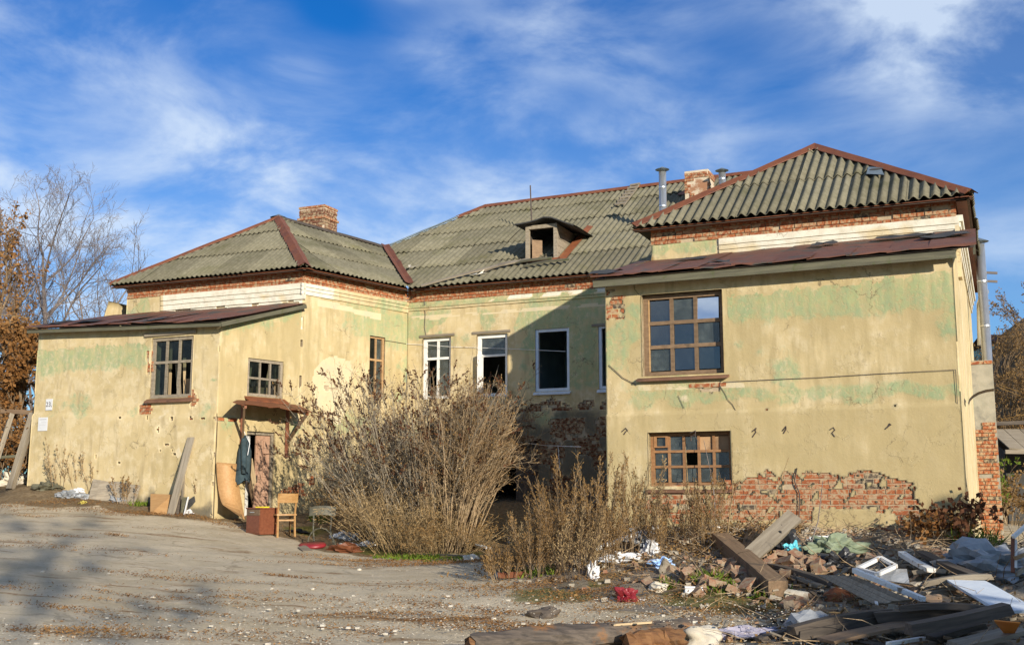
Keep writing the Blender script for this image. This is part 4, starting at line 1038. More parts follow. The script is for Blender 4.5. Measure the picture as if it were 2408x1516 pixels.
mk('flashing', [onroof(1226, 622), onroof(1318, 614), onroof(1318, 609), onroof(1226, 617)], [(0,1,2,3)], M_ORANGE, dorm)
for k, (x0, y0, x1, y1, w_, m_) in enumerate(((992, 679, 1245, 618, .10, M_WGREY), (1200, 627, 1300, 616, .10, M_WMOSS), (1232, 633, 1340, 619, .08, M_WMOSS), (1140, 643, 1215, 624, .16, M_WGREY))):
    board('loose_roof_board', onroof(x0, y0, .08), onroof(x1, y1, .10), w_, .035, m_, main_roof, up=nMn, bow=.03)
for (x, y) in ((962, 638), (975, 633), (950, 645), (1110, 655), (1140, 648)):        # broken slate
    p = onroof(x, y, .07); vs = [p + U3 * R.uniform(-.2, .2) + np.cross(nMn, U3) * R.uniform(-.15, .15) + nMn * R.uniform(0, .06) for _ in range(4)]
    mk('broken_slate', vs, [(0, 1, 2, 3)], M_STONE, main_roof)
# antenna pole, roof ladder
mb = MB(); p = onroof(1251, 545, 0); mb.tube([p, at(1247, 436, p[1])], .022, .018, 6, True); mb.build('pole', M_STEEL, BLD)
mb = MB()
for dx in (-5, 12): mb.bar(onroof(1456 + dx, 488, .07), onroof(1492 + dx, 440, .07), .04, .03, up=nMn)
lad = mb.build('roof_ladder', M_WGREY, BLD); lad['label'] = 'remains of a wooden roof ladder near the ridge'
for k in range(7):
    x, y = 1456 + k * 6, 487 - k * 7.6
    board('ladder_rung', onroof(x - 9, y + 2, .10), onroof(x + 15, y - 2, .10), .10, .03, M_WGREY, lad, up=nMn)
# chimneys
def chimney(cx, cy, z0, z1, wx, wy, lab, rendered, capz=None):
    d = np.array([*U, 0]); e = np.array([*V, 0]); c_ = np.array([cx, cy, 0]); mb = MB()
    mb.box8([c_ + d * a * wx / 2 + e * b * wy / 2 + UP * z for a in (-1, 1) for b in (-1, 1) for z in (z0, z1)])
    o = mb.build('chimney', M_CHIM, BLD); o['label'] = lab
    Wf = Wall((c_ - d * wx / 2 - e * wy / 2)[:2], U, -V); Ws = Wall((c_ + d * wx / 2 - e * wy / 2)[:2], V, U)
    tst = (lambda t, z: nn(t, z, 3.5, 5) > (.12 if z < z1 - .2 else -.3)) if rendered else None
    for W_, L in ((Wf, wx), (Ws, wy)):
        brick_rows(W_, 0, L, z0, z1, o, (lambda t, z: z > z1 - .45 or t > .45 or nn(t, z, 3, 2) > .1) if (not rendered and W_ is Wf) else tst, 0, .022)
    if capz:
        mb = MB()
        for z_, ex in ((z1 - .34, .045), (z1 - .02, .02)):
            mb.box8([c_ + d * a * (wx / 2 + ex) + e * b * (wy / 2 + ex) + UP * z for a in (-1, 1) for b in (-1, 1) for z in (z_, z_ + .06)])
        mb.build('chimney_band', M_BR, o)
    return o
pc = at(748, 520, 30.0); zt = at(748, 494, 30.0)[2]
chimney(pc[0], pc[1], zt - 1.6, zt, .80, .62, 'broad red brick chimney on the left roof', False, True)
pc = at(1645, 435, 28.2); zt = at(1640, 408, 28.2)[2]
chimney(pc[0], pc[1], zt - 1.2, zt, .62, .62, 'stubby crumbling chimney with pale render', True)
mk('flashing', [onroof(1592, 462), onroof(1665, 462), onroof(1690, 415), onroof(1668, 415)], [(0,1,2,3)], M_RUST, BLD)
def flue(x, y0, y1, Y, r, lab, hood=True):
    a = at(x, y0, Y); b = at(x, y1, Y); b[0] = a[0]
    mb = MB(); mb.tube([a, b], r, r, 14, True); f = mb.build('flue_pipe', M_ZINC, BLD, True); f['label'] = lab
    for g in (.3, .68):
        mb = MB(); p = a + (b - a) * g; mb.tube([p - UP * .012, p + UP * .012], r * 1.07, r * 1.07, 14, True); mb.build('pipe_band', M_ZINC, f)
    if hood:
        vs = [b + UP * (.06 + r * .9)] + [b + np.array([math.cos(k * math.pi / 8) * r * 1.9, math.sin(k * math.pi / 8) * r * 1.9, .06]) for k in range(16)]
        mk('hood', vs, [(0, 1 + k, 1 + (k + 1) % 16) for k in range(16)] + [tuple(range(16, 0, -1))], M_ZINCD, f)
        mb = MB()
        for k in range(3): q = np.array([math.cos(k * 2.1) * r, math.sin(k * 2.1) * r, 0]); mb.tube([b + q - UP * .02, b + q + UP * .08], .006, .006, 3)
        mb.build('hood_stay', M_STEEL, f)
    return f
flue(1560, 520, 405, 26.6, .092, 'tall shiny flue pipe with a pointed hood'); flue(1699, 452, 407, 27.4, .09, 'short flue pipe beside the stubby chimney')
p = at(655, 512, 28.5); vs = [p + UP * .1] + [p + np.array([math.cos(k * math.pi / 6) * .22, math.sin(k * math.pi / 6) * .22, 0]) for k in range(12)]
mk('vent_hood', vs, [(0, 1 + k, 1 + (k + 1) % 12) for k in range(12)], M_ZINCD, BLD)
def onRf(x, y, l=.06): return onplane(x, y, ER0, nR_) + nR_ * l
pt = [onRf(2038, 416), onRf(2042, 399), onRf(2072, 401), onRf(2080, 418)]
hp = mk('roof_patch', pt + [q - nR_ * .01 for q in pt], [(0,1,2,3), (7,6,5,4)], M_ZINCD, BLD); hp['label'] = 'grey sheet metal patch with a round hole'
c_ = onRf(2062, 405, .068); s_ = nz(np.cross(nR_, U3)); mk('hole', [c_ + U3 * math.cos(k * .5236) * .13 + s_ * math.sin(k * .5236) * .05 for k in range(12)], [tuple(range(12))], M_DARK, hp)
# right-hand tall flue on its brick pillar
pil = at(2325, 1000, 23.5); zt = at(2325, 847, 23.5)[2]
mb = MB(); d = np.array([*U, 0]); e = np.array([*V, 0]); c_ = np.array([pil[0], pil[1] + .25, 0]); ww = .50
mb.box8([c_ + d * a * ww / 2 + e * b * ww / 2 + UP * z for a in (-1, 1) for b in (-1, 1) for z in (.3, zt)])
pillar = mb.build('chimney_pillar', mat('grey_render', (.30, .28, .22), (.38, .35, .28), 5, .95, .5, rnd=0, c=(.22, .21, .18)), BLD); pillar['label'] = 'grey rendered brick pillar carrying the tall flue'
Wp_ = Wall((c_ - d * ww / 2 - e * ww / 2)[:2], U, -V)
brick_rows(Wp_, 0, ww, .5, zt - 1.27, pillar, lambda t, z: z < zt - 1.45 or t > .3, .02, .03); brick_rows(Wp_, 0, ww, zt - .08, zt, pillar, None, 0, .03)
flue(2322, 850, 575, 23.6, .10, 'tall shiny flue rising from the brick pillar')
pp = at(2308, 812, 24.6); mb = MB(); mb.tube([pp, at(2306, 715, 24.6), at(2316, 685, 24.0)], .085, .085, 12, True); o = mb.build('flue_pipe', M_ZINC, BLD, True); o['label'] = 'thin flue pipe bending into the tall one'
for y in (642, 662): board('bracket', at(2300, y - 2, 23.7), at(2345, y, 23.7), .03, .05, M_STEEL, BLD)
# wall lamp shade, wires, cracks, fittings
def wire(pts, W, r=.008, e=.02, m_=None, name='cable', par=None):
    mb = MB(); mb.tube([W.P(*W.px(x, y, e), e) for x, y in pts], r, r, 4); return mb.build(name, m_ or M_STEEL, par or BLD)
wire([(1432, 858), (1465, 888), (1498, 905)], WC, .006); wire([(1700, 898), (1800, 893), (1930, 887), (2075, 878), (2247, 869)], WC, .005); wire([(2247, 869), (2252, 960), (2262, 1060), (2282, 1200), (2290, 1290)], WC, .005)
wire([(1845, 1010), (1842, 1050), (1828, 1090), (1820, 1120)], WC, .008); wire([(1840, 1000), (1846, 1060), (1838, 1110)], WC, .007); wire([(1874, 1100), (1868, 1130), (1880, 1160), (1878, 1262)], WC, .009, .05)
for x, y in ((1775, 1012), (1845, 1006), (1960, 1012), (2092, 1000), (1472, 1010), (1632, 1020)):
    j_ = lambda k: R.uniform(-k, k)
    wire([(x - 6 + j_(5), y + 2 + j_(5)), (x + j_(4), y - 5 + j_(4)), (x + 5 + j_(4), y + j_(4)), (x - 2 + j_(6), y + 6 + j_(3)), (x - 6 + j_(10), y + 14 + j_(6))], WC, .009, .04, name='old_fitting'); wire([(x, y), (x + 6 + j_(9), y + 13 + j_(7))], WC, .005, .03, name='old_fitting')
for pts in (((1695, 895), (1692, 905), (1705, 925), (1712, 940), (1722, 950), (1730, 965), (1738, 975), (1747, 990), (1743, 1000)), ((1490, 665), (1492, 680), (1502, 692), (1512, 695)), ((1595, 930), (1602, 945), (1608, 960)), ((1742, 1000), (1735, 1010), (1730, 1018))):
    wire(pts, WC, .004, .008, M_DARK, 'crack')
wire([(997, 700), (1000, 740), (998, 770), (1002, 790)], WM, .008); wire([(905, 800), (955, 808)], WB, .006); wire([(955, 808), (1060, 815), (1200, 820), (1330, 826)], WM, .006, .03, M_WHITE)
for x, y, W_ in ((187, 1270 / K, WA),): pass
pl = MB(); t_, z_ = WA.px(117, 951); WA.box(pl, t_ - .095, t_ + .095, z_ - .125, z_ + .125, .01, .022)
plate = pl.build('number_plate', M_PLAST, BLD); plate['label'] = 'white house number plate reading 23,'
cu = bpy.data.curves.new('numerals', 'FONT'); cu.body = '23,'; cu.size = .15; cu.align_x = 'CENTER'; cu.align_y = 'CENTER'; cu.extrude = .001
to = bpy.data.objects.new('n', cu); COL.objects.link(to); bpy.context.view_layer.update()
me = bpy.data.meshes.new_from_object(to.evaluated_get(bpy.context.evaluated_depsgraph_get())); bpy.data.objects.remove(to)
num = bpy.data.objects.new('numerals', me); COL.objects.link(num); me.materials.clear(); me.materials.append(M_STEEL); num.parent = plate
num.location = V3(WA.P(t_, z_, .025)) - orig(plate); num.rotation_euler = (math.pi / 2, 0, math.atan2(U[1], U[0]))
pl = MB(); t_, z_ = WA.px(105, 997); WA.box(pl, t_ - .14, t_ + .14, z_ - .15, z_ + .15, .05, .054)
pap = tag(pl.build('paper_notice', M_PLAST), 'white paper notice pinned to the wall below the number plate', 'notice')
for k in range(7):
    pl = MB(); WA.box(pl, t_ - .10, t_ + .10 - .05 * (k % 3 == 2), z_ + .10 - k * .03, z_ + .106 - k * .03, .0545, .0555); pl.build('print_line', M_STEEL if k == 0 else mat('grey_print', (.5, .5, .5), (.6, .6, .6), 3, .9, 0), pap)
lt, lz = WE.px(2295, 950) if False else (5.2, 3.15)
vs = [WE.P(1.6 + a * .5, 3.1 + .22 * math.sin(b), .05 + .42 * (1 - math.cos(b)) ) for a in (0, 1) for b in np.linspace(0, 1.5, 6)]
mk('wall_hood', vs, [(k, k + 1, k + 7, k + 6) for k in range(5)], M_STEEL, BLD)

# ------------------------------------------------------------------ bricks: the largest in view one by one, the rest joined
def bpos(b): return b[0].P(b[1], b[2], 0)
BRICKS.sort(key=lambda b: (50 if b[4] is wallM else 1) * np.linalg.norm(bpos(b) - CAM) / (b[3] + .1))
bm_ = []
for k in range(5):
    vs = []
    for a in (-.5, .5):
        for b in (-.5, .5):
            for c in (-.5, .5): vs.append((a + R.uniform(-.03, .03), b, c + R.uniform(-.06, .06)))
    me = bpy.data.meshes.new('brick'); me.from_pydata(vs, [], BOXF); me.materials.append(M_BR); me.update(); bm_.append(me)
rest = {}
for k, (W_, t, z, L, par, off) in enumerate(BRICKS):
    e = -.019 + R.uniform(-.004, .006) + off; p = W_.P(t, z, e)
    if k < 290:
        o = bpy.data.objects.new('brick', bm_[k % 5]); COL.objects.link(o); o.parent = par
        o.location = V3(p) - orig(par); o.scale = (L, .03, .064); o.rotation_euler = (0, R.uniform(-.01, .01), math.atan2(W_.d[1], W_.d[0]))
    else:
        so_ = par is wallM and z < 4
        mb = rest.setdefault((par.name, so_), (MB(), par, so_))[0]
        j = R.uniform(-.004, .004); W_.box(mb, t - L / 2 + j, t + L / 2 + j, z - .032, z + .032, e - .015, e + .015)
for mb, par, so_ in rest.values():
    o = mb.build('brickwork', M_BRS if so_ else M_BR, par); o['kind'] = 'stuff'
# ------------------------------------------------------------------ plants
def G(px, py, lift=0.0):               # where the sight line meets the ground (plus a lift)
    r = ray(px, py); s = np.arange(4, 60, .08); pts = CAM + r[None] * s[:, None]
    d = pts[:, 2] - gz(pts[:, 0], pts[:, 1]) - lift
    i = int(np.argmax(d < 0)) if (d < 0).any() else len(s) - 1
    return pts[i].copy()
def rv(rr, k=1.): return np.array([rr.uniform(-k, k), rr.uniform(-k, k), rr.uniform(-k, k)])
def curve(rr, p, d, L, n, wob=.15, grav=0., pull=None):
    pts = [np.array(p, float)]; d = nz(d)
    for _ in range(n):
        d = d + rv(rr, wob) + np.array([0, 0, -grav])
        if pull is not None: d = d + pull
        d = nz(d); pts.append(pts[-1] + d * L / n)
    return pts, d
def shrub(name, label, base, seed, nst, H, spread, twn, twL, m_stem, m_leaf, leaf=(.05, .022), nleaf=3, r0=.012, grav=.02, base_r=.25, bias=(0, 0, 0), lo=.3, heads=0, m_head=None, group=None, cat='shrub', lenv=(.65, 1.05), fork=.7):
    rr = random.Random(seed); st = MB(); tw = MB(); lf = MB(); hd = MB(); base = np.asarray(base, float)
    for k in range(nst):
        a = rr.uniform(0, 2 * math.pi); q = math.sqrt(rr.random()); ang = spread * q * rr.uniform(.5, 1.1)
        d = np.array([math.cos(a) * math.sin(ang), math.sin(a) * math.sin(ang), math.cos(ang)]) + np.array(bias) * rr.uniform(.3, 1)
        b = base + np.array([math.cos(a) * base_r * q, math.sin(a) * base_r * q, 0]); b[2] = gh(b[0], b[1]) - .05
        L = H * rr.uniform(*lenv)
        pts, dd = curve(rr, b, d, L, 7, .10, grav)
        st.tube(pts, r0 * rr.uniform(.6, 1.3), r0 * .3, 4)
        runs = [(pts, twn)]
        if rr.random() < fork:
            i = rr.randint(2, 4); d2 = nz(nz(pts[i+1] - pts[i]) + rv(rr, .55)); p2, _ = curve(rr, pts[i], d2, L * rr.uniform(.3, .55), 7, .13, grav)
            st.tube(p2, r0 * .6, r0 * .2, 4); runs.append((p2, twn * 2 // 3))
        for pts, tn in runs:
          for t in range(tn):
              f = rr.uniform(lo, 1.0) * 7; i = min(int(f), 6); p = pts[i] + (pts[i+1] - pts[i]) * (f - i)
              dr = nz(nz(pts[i+1] - pts[i]) + rv(rr, .85) + np.array([0, 0, .2])); Lt = twL * rr.uniform(.5, 1.2) * (1.15 - .5 * f / 7)
              tp, td = curve(rr, p, dr, Lt, 3, .2, 0)
              tw.tube(tp, r0 * .32, r0 * .12, 3)
              for s_ in range(2):
                  j = rr.randint(1, 2); d2 = nz(td + rv(rr, .9)); e_ = tp[j] + d2 * Lt * rr.uniform(.25, .5)
                  tw.tube([tp[j], e_], r0 * .18, r0 * .08, 3)
                  if nleaf and rr.random() < nleaf / 3: lf.leaf(e_, d2 + rv(rr, .6), leaf[0] * rr.uniform(.6, 1.4), leaf[1], rr)
              for s_ in range(nleaf):
                  p2 = tp[rr.randint(1, 3)]; lf.leaf(p2, rv(rr), leaf[0] * rr.uniform(.6, 1.4), leaf[1] * rr.uniform(.7, 1.3), rr)
              if heads and rr.random() < heads and f > 4:
                  for s_ in range(9):
                      hd.leaf(tp[3] - td * .022 * s_, td + rv(rr, .8), .065, .04, rr)
    root = thing(name, base, label, cat, group)
    st.build('stems', m_stem, root); tw.build('twigs', m_stem, root)
    if lf.n: lf.build('leaves', m_leaf, root)
    if hd.n: hd.build('seed_heads', m_head, root)
    return root
def weed(name, label, base, seed, nst, H, m_stem, m_leaf, spread=.35, dens=26, bl=.16, base_r=.12, group='dry weeds', leafw=.016, bias=(0, 0, 0)):
    """dry mugwort: upright stalks closely set with short rising sprays"""
    rr = random.Random(seed); st = MB(); lf = MB(); base = np.asarray(base, float)
    for k in range(nst):
        a = rr.uniform(0, 6.283); q = math.sqrt(rr.random()); d = np.array([math.cos(a) * spread * q, math.sin(a) * spread * q, 1.]) + np.array(bias)
        b = base + np.array([math.cos(a), math.sin(a), 0]) * base_r * q; b[2] = gh(b[0], b[1]) - .04
        L = H * rr.uniform(.6, 1.05); pts, dd = curve(rr, b, d, L, 6, .06, 0)
        st.tube(pts, .006, .002, 3)
        for t in range(dens):
            f = rr.uniform(.25, 1.0) * 6; i = min(int(f), 5); p = pts[i] + (pts[i+1] - pts[i]) * (f - i)
            ax = nz(pts[i+1] - pts[i]); dr = nz(ax * 1.2 + rv(rr, .6)); Lb = bl * rr.uniform(.5, 1.2) * (1.25 - .12 * f)
            e_ = p + dr * Lb; st.tube([p, e_], .0022, .001, 3)
            for s_ in range(5): lf.leaf(p + (e_ - p) * rr.uniform(.3, 1.05), dr + rv(rr, .6), rr.uniform(.02, .04), leafw * rr.uniform(.6, 1.3), rr)
    root = thing(name, base, label, 'weed', group)
    st.build('stalks', m_stem, root); lf.build('sprays', m_leaf, root); return root
def clump(name, label, base, seed, n, H, m_, spread=.6, r=.3, w=.012, group=None, cat='grass', bend=.25):
    rr = random.Random(seed); mb = MB(); base = np.asarray(base, float)
    for k in range(n):
        a = rr.uniform(0, 6.283); q = math.sqrt(rr.random()) * r
        b = base + np.array([math.cos(a) * q, math.sin(a) * q, 0]); b[2] = gh(b[0], b[1]) - .02
        d = nz([rr.gauss(0, spread), rr.gauss(0, spread), 1]); L = H * rr.uniform(.4, 1.1); s_ = nz(np.cross(d, rv(rr))) * w / 2
        m1 = b + d * L * .55; d2 = nz(d + np.array([rr.uniform(-1, 1), rr.uniform(-1, 1), -.3]) * bend * 2); t = m1 + d2 * L * .45
        mb.add([b - s_, b + s_, m1 + s_ * .8, m1 - s_ * .8, t], [(0, 1, 2, 3), (3, 2, 4)])
    o = mb.build(name, m_); return tag(o, label, cat, group)
def tree(name, label, base, seed, H, r0, m_bark, levels=4, first=.18, spread=.75, nchild=(7, 6, 5, 4), m_leaf=None, nleaf=0, leaf=(.10, .06), lratio=(.55, .5, .5, .5), up=.12, group=None, lean=(0, 0), keep=1.0, rmin=.006):
    rr = random.Random(seed); parts = [MB() for _ in range(3)]; lf = MB(); base = np.asarray(base, float)
    def grow(p, d, L, r, lev):
        n = max(3, 7 - lev * 1); pts, dd = curve(rr, p, d, L, n, .10 + .05 * lev, 0, np.array([0, 0, up]))
        parts[0 if lev == 0 else (1 if lev < 2 else 2)].tube(pts, r, max(r * (.30 if lev else .25), rmin * .5), 7 if lev == 0 else (5 if lev == 1 else 3))
        if lev >= levels - 1:
            for _ in range(nleaf):
                q = pts[rr.randint(1, n)]; lf.leaf(q + rv(rr, .05), rv(rr) - np.array([0, 0, .5]), leaf[0] * rr.uniform(.6, 1.3), leaf[1] * rr.uniform(.6, 1.3), rr)
            return
        for k in range(nchild[lev]):
            f = (first if lev == 0 else .2) + (1 - (first if lev == 0 else .2)) * (k + rr.uniform(0, 1)) / nchild[lev]
            f = min(f, .98) * n; i = min(int(f), n - 1); q = pts[i] + (pts[i+1] - pts[i]) * (f - i)
            ax = nz(pts[i+1] - pts[i]); a = rr.uniform(0, 6.283)
            sd = nz(np.cross(ax, [math.cos(a), math.sin(a), .3])); an = spread * rr.uniform(.6, 1.15)
            grow(q, ax * math.cos(an) + sd * math.sin(an), L * lratio[lev] * rr.uniform(.7, 1.2) * (1.15 - .5 * f / n), max(r * .5 * (1.05 - .6 * f / n), rmin), lev + 1)
    b = base.copy(); b[2] -= .2
    grow(b, np.array([lean[0], lean[1], 1.]), H, r0, 0)
    root = thing(name, base, label, 'tree', group)
    parts[0].build('trunk', m_bark, root, True)
    if parts[1].n: parts[1].build('limbs', m_bark, root)
    if parts[2].n: parts[2].build('crown', m_bark, root)
    if lf.n: lf.build('leaves', m_leaf, root)
    return root

# trees at the left and beyond
def gp(px, Y):                          # ground point at distance Y in line with column px
    r = ray(px, 1173); return np.array([r[0] / r[1] * Y, Y, gh(r[0] / r[1] * Y, Y)])
tree('bare_tree', 'large bare tree rising behind the left extension', gp(95, 37), 11, 8.0, .15, L_GREY, 5, .06, .85, (13, 9, 7, 5), None, 0, lratio=(.74, .52, .5, .45), up=.07, rmin=.0055)
tree('bare_tree', 'bare tree cut by the left edge of the picture', gp(-25, 40), 12, 8.4, .15, L_GREY, 5, .15, .5, (11, 8, 6, 4), L_RUSTL, 1, (.10, .06), lratio=(.5, .5, .5, .45), up=.14, rmin=.008)
tree('bare_tree', 'thin bare tree low behind the left extension roof', gp(205, 35), 13, 6.2, .08, L_GREY, 4, .10, .8, (9, 7, 5, 4), None, 0, lratio=(.6, .5, .5, .45), up=.08, rmin=.007)
tree('brown_leaved_tree', 'young tree holding dense rusty brown leaves at the left edge', gp(-15, 31), 14, 4.0, .10, L_TWIG, 4, .05, .6, (12, 8, 6, 4), L_RUSTL, 4, (.11, .075), lratio=(.5, .5, .5, .45), up=.1)
tree('brown_leaved_tree', 'taller brown-leaved tree overlapping the left edge', gp(-75, 30), 15, 6.0, .12, L_TWIG, 4, .05, .5, (13, 8, 6, 4), L_RUSTL, 3, (.11, .075), lratio=(.42, .5, .5, .45), up=.12)
tree('brown_leaved_tree', 'low brown-leaved tree against the corner of the left extension', gp(48, 28.5), 16, 3.6, .07, L_TWIG, 4, .02, .6, (12, 8, 6, 4), L_RUSTL, 9, (.12, .08), lratio=(.45, .5, .5, .45), up=.1)
for k, (px, Y, H, lab) in enumerate(((10, 27.4, 1.7, 'brown thicket under the leaning wooden frame'), (60, 27.0, 1.5, 'brown thicket at the foot of the left corner'), (-30, 26, 2.2, 'brown thicket leaving the picture at the left'))):
    shrub('thicket', lab, gp(px, Y), 60 + k, 40, H, .6, 9, .4, L_TWIG, L_RUSTL, (.08, .05), 5, base_r=.6)
# hillside on the right
for k, (px, Y, H, lab) in enumerate(((2378, 34, 2.0, 'bare brown shrub just above the ruined shed'), (2350, 41, 2.2, 'bare brown shrub behind the tall flue'), (2402, 42, 2.2, 'bare shrub below the green house'), (2372, 50, 2.4, 'higher bare shrub on the slope'), (2345, 58, 2.7, 'farthest bare shrub beside the green house'), (2420, 33, 2.1, 'bare shrub leaving the picture at the right'))):
    shrub('hill_shrub', lab, gp(px, Y), 80 + k, 60, H, .75, 9, .6, L_TWIG, L_DRY, (.09, .06), 4, r0=.022, base_r=1.3, group='shrubs on the slope')
tree('bare_tree', 'small bare tree at the right edge above the shed', gp(2440, 36), 19, 2.8, .05, L_TWIG, 4, .2, .6, (8, 6, 5, 4), L_RUSTL, 1, (.1, .07), up=.1)
# unseen trees behind the viewpoint; the leafed ones added only to shade the foreground
tree('yard_tree', 'tall bare tree behind the viewpoint', (6.5, -14, gh(6.5, -14)), 31, 11.5, .2, L_GREY, 4, .3, .6, (11, 8, 6, 3), L_RUSTL, 3, (.32, .26), up=.1, rmin=.03, group='trees behind the viewpoint')
tree('yard_tree', 'second bare tree behind the viewpoint', (.5, -11, gh(.5, -11)), 32, 9.5, .16, L_GREY, 4, .3, .6, (11, 8, 6, 3), L_RUSTL, 3, (.32, .26), up=.1, rmin=.03, group='trees behind the viewpoint')
for k, (x, y, H) in enumerate(((9.0, -.6, 3.6), (10.6, -2.2, 4.4), (12.8, -.4, 4.9), (14.8, -.6, 5.5), (11.8, 1.6, 3.5))):
    tree('yard_tree', ['bushy leafed tree right of the viewpoint', 'tall leafed tree right of the viewpoint', 'broad leafed tree right of the viewpoint', 'outermost leafed tree right of the viewpoint', 'low leafed tree right of the viewpoint'][k], (x, y, gh(x, y)), 33 + k, H, .12, L_TWIG, 3, .02, .8, (22, 9, 6), L_RUSTL, 12, (.34, .28), lratio=(.36, .5, .5), up=.06, group='trees behind the viewpoint')

# the big shrubs in the court
shrub('lilac_bush', 'big grey-brown lilac bush with dark seed heads before the inner corner', G(938, 1280), 41, 80, 3.55, .80, 14, .55, L_LILAC, L_DRY, (.045, .024), 2, r0=.013, grav=.012, base_r=.5, bias=(-.04, 0, .1), lo=.22, heads=.6, m_head=L_SEED)
shrub('lilac_bush', 'dense twiggy bush hiding the white windows', G(1022, 1290), 45, 80, 3.6, .58, 14, .5, L_LILAC, L_STRAW, (.04, .02), 2, r0=.012, grav=.008, base_r=.45, lo=.25, heads=.18, m_head=L_SEED)
shrub('cane_bush', 'tall bush of pale canes arching over to the right', G(1058, 1294), 42, 100, 3.15, .32, 10, .5, L_CANE, L_DRY, (.04, .02), 2, r0=.013, grav=.035, base_r=.42, bias=(.10, -.04, 0), lo=.5, heads=.12, m_head=L_SEED)
shrub('cane_bush', 'leaning pale canes reaching toward the shaded window', G(1066, 1296), 43, 45, 3.1, .26, 12, .5, L_CANE, L_DRY, (.045, .02), 2, r0=.012, grav=.085, base_r=.22, bias=(.34, -.10, .1), lo=.55)
shrub('reed_clump', 'pale straw stalks leaning outward in front of the lilac', G(955, 1298), 44, 120, 1.5, .8, 5, .35, L_STRAW, L_STRAW, (.08, .014), 2, r0=.008, grav=.05, base_r=.65, bias=(-.1, -.3, 0), lo=.3)
shrub('reed_clump', 'tangled dry undergrowth beside the door wall', G(862, 1252), 46, 80, 1.2, .85, 8, .4, L_TWIG, L_DRY, (.05, .02), 3, r0=.007, base_r=.5, bias=(-.05, -.1, 0), lo=.2)
shrub('reed_clump', 'low straw tangle at the foot of the canes', G(1030, 1304), 47, 80, .8, .95, 5, .3, L_STRAW, L_DRY, (.06, .018), 2, r0=.006, base_r=.7, lo=.2, grav=.06)
ws = [(1215, 1352, .72, 16, 'straw-coloured weed at the left of the weed patch'), (1262, 1360, .92, 18, 'tall straw weed in the middle of the patch'), (1318, 1345, 1.5, 20, 'brown weed rising highest beside the right extension'), (1350, 1365, 1.0, 18, 'straw weed at the front of the patch'), (1385, 1335, 1.6, 20, 'dark brown weed touching the corner of the right extension'), (1300, 1320, 1.1, 16, 'weed standing against the shaded doorway'), (1240, 1325, .75, 16, 'weed behind the left of the patch'), (1425, 1340, 1.2, 14, 'weed before the wall corner of the right extension'), (1470, 1322, 1.35, 14, 'weed left of the low orange window'), (1508, 1310, 1.45, 14, 'weed covering the corner of the low orange window'), (1190, 1368, .5, 12, 'small weed at the edge of the asphalt'), (1560, 1300, .8, 12, 'short weed on the rubble under the low window'), (1625, 1290, 1.0, 12, 'brown weed under the low window'), (1668, 1285, 1.1, 14, 'brown weed beside the crossed beams')]
for k, (px, py, H, n_, lab) in enumerate(ws):
    weed('dry_weed', lab, G(px, py), 200 + k, n_, H, L_CANE if k % 3 else L_TWIG, [L_STRAW, L_DRY, L_DRY][k % 3] if k not in (2, 4, 5, 8) else L_DRY, .32, 36, .19, .18, 'weeds by the right extension', .013)
wl = [(95, 1140, .55, 'weed at the left foot of the wall'), (140, 1150, .85, 'weed left of the tall dry stalk by the wall'), (172, 1150, 1.05, 'tallest dry stalk against the left wall'), (195, 1152, .8, 'leafy dry stalk right of the tallest one'), (225, 1160, .6, 'weed beside the dirty quilted panel'), (478, 1205, .6, 'dry weed before the corner of the left extension'), (540, 1190, .5, 'dry weed between curved sheet and door'), (300, 1185, .45, 'weed growing over the dirty quilted panel')]
for k, (px, py, H, lab) in enumerate(wl): weed('dry_weed', lab, G(px, py), 240 + k, 10, H * 1.3, L_CANE, L_STRAW if k < 5 else L_DRY, .35, 16, .12, .2, 'weeds along the left wall')
for k, (px, py, n_, H, r_, m_, lab) in enumerate(((330, 1185, 160, .16, .25, L_GREEN, 'green tuft beside the plywood square'), (1665, 1375, 160, .22, .22, L_GREEN, 'bright green plant before the brick heap'), (1700, 1392, 140, .18, .2, L_GREEN, 'low green plant at the foot of the beam'), (1565, 1382, 50, .2, .10, L_GREEN, 'small green rosette beside a stone'), (1810, 1398, 160, .14, .30, L_GREEN, 'grass tuft under the beam end'), (1250, 1355, 160, .20, .35, L_GREEN, 'green grass under the weeds'), (760, 1225, 120, .2, .3, L_GREEN, 'green tuft behind the varnished chair'), (960, 1312, 300, .12, .6, L_GREEN, 'grass edge before the straw stalks'), (1060, 1316, 200, .10, .5, L_GREEN, 'grass edge before the canes'), (470, 1203, 60, .16, .15, L_GREEN, 'small green tuft before the left corner'), (2300, 1290, 160, .4, .3, L_GREEN, 'yellow-green plant at the right wall corner'))):
    clump('green_tuft', lab, G(px, py), 300 + k, n_, H, m_, .55, r_, .03 if H < .3 else .02, 'green tufts')
    if 'edge' in lab: COL.objects[-1]['kind'] = 'stuff'
for k, (px, py, H, n_, m_, lab) in enumerate(((2318, 1245, 2.0, 26, L_GREEN, 'climbing green plant beside the brick pillar'), (2335, 1240, 1.5, 26, L_DRY, 'dry bush at the foot of the brick pillar'), (2372, 1235, 1.1, 22, L_DRY, 'dry bush before the ruined shed'), (2252, 1283, .65, 8, L_SEED, 'dark berried plant before the right wall corner'), (2225, 1285, .42, 7, L_RUSTL, 'rusty leafed plant at the right end of the wall'))):
    shrub('side_bush', lab, G(px, py), 400 + k, n_, H, .5, 7, .3, L_CANE, m_, (.09, .06), 3, r0=.008, base_r=.25, lo=.25)

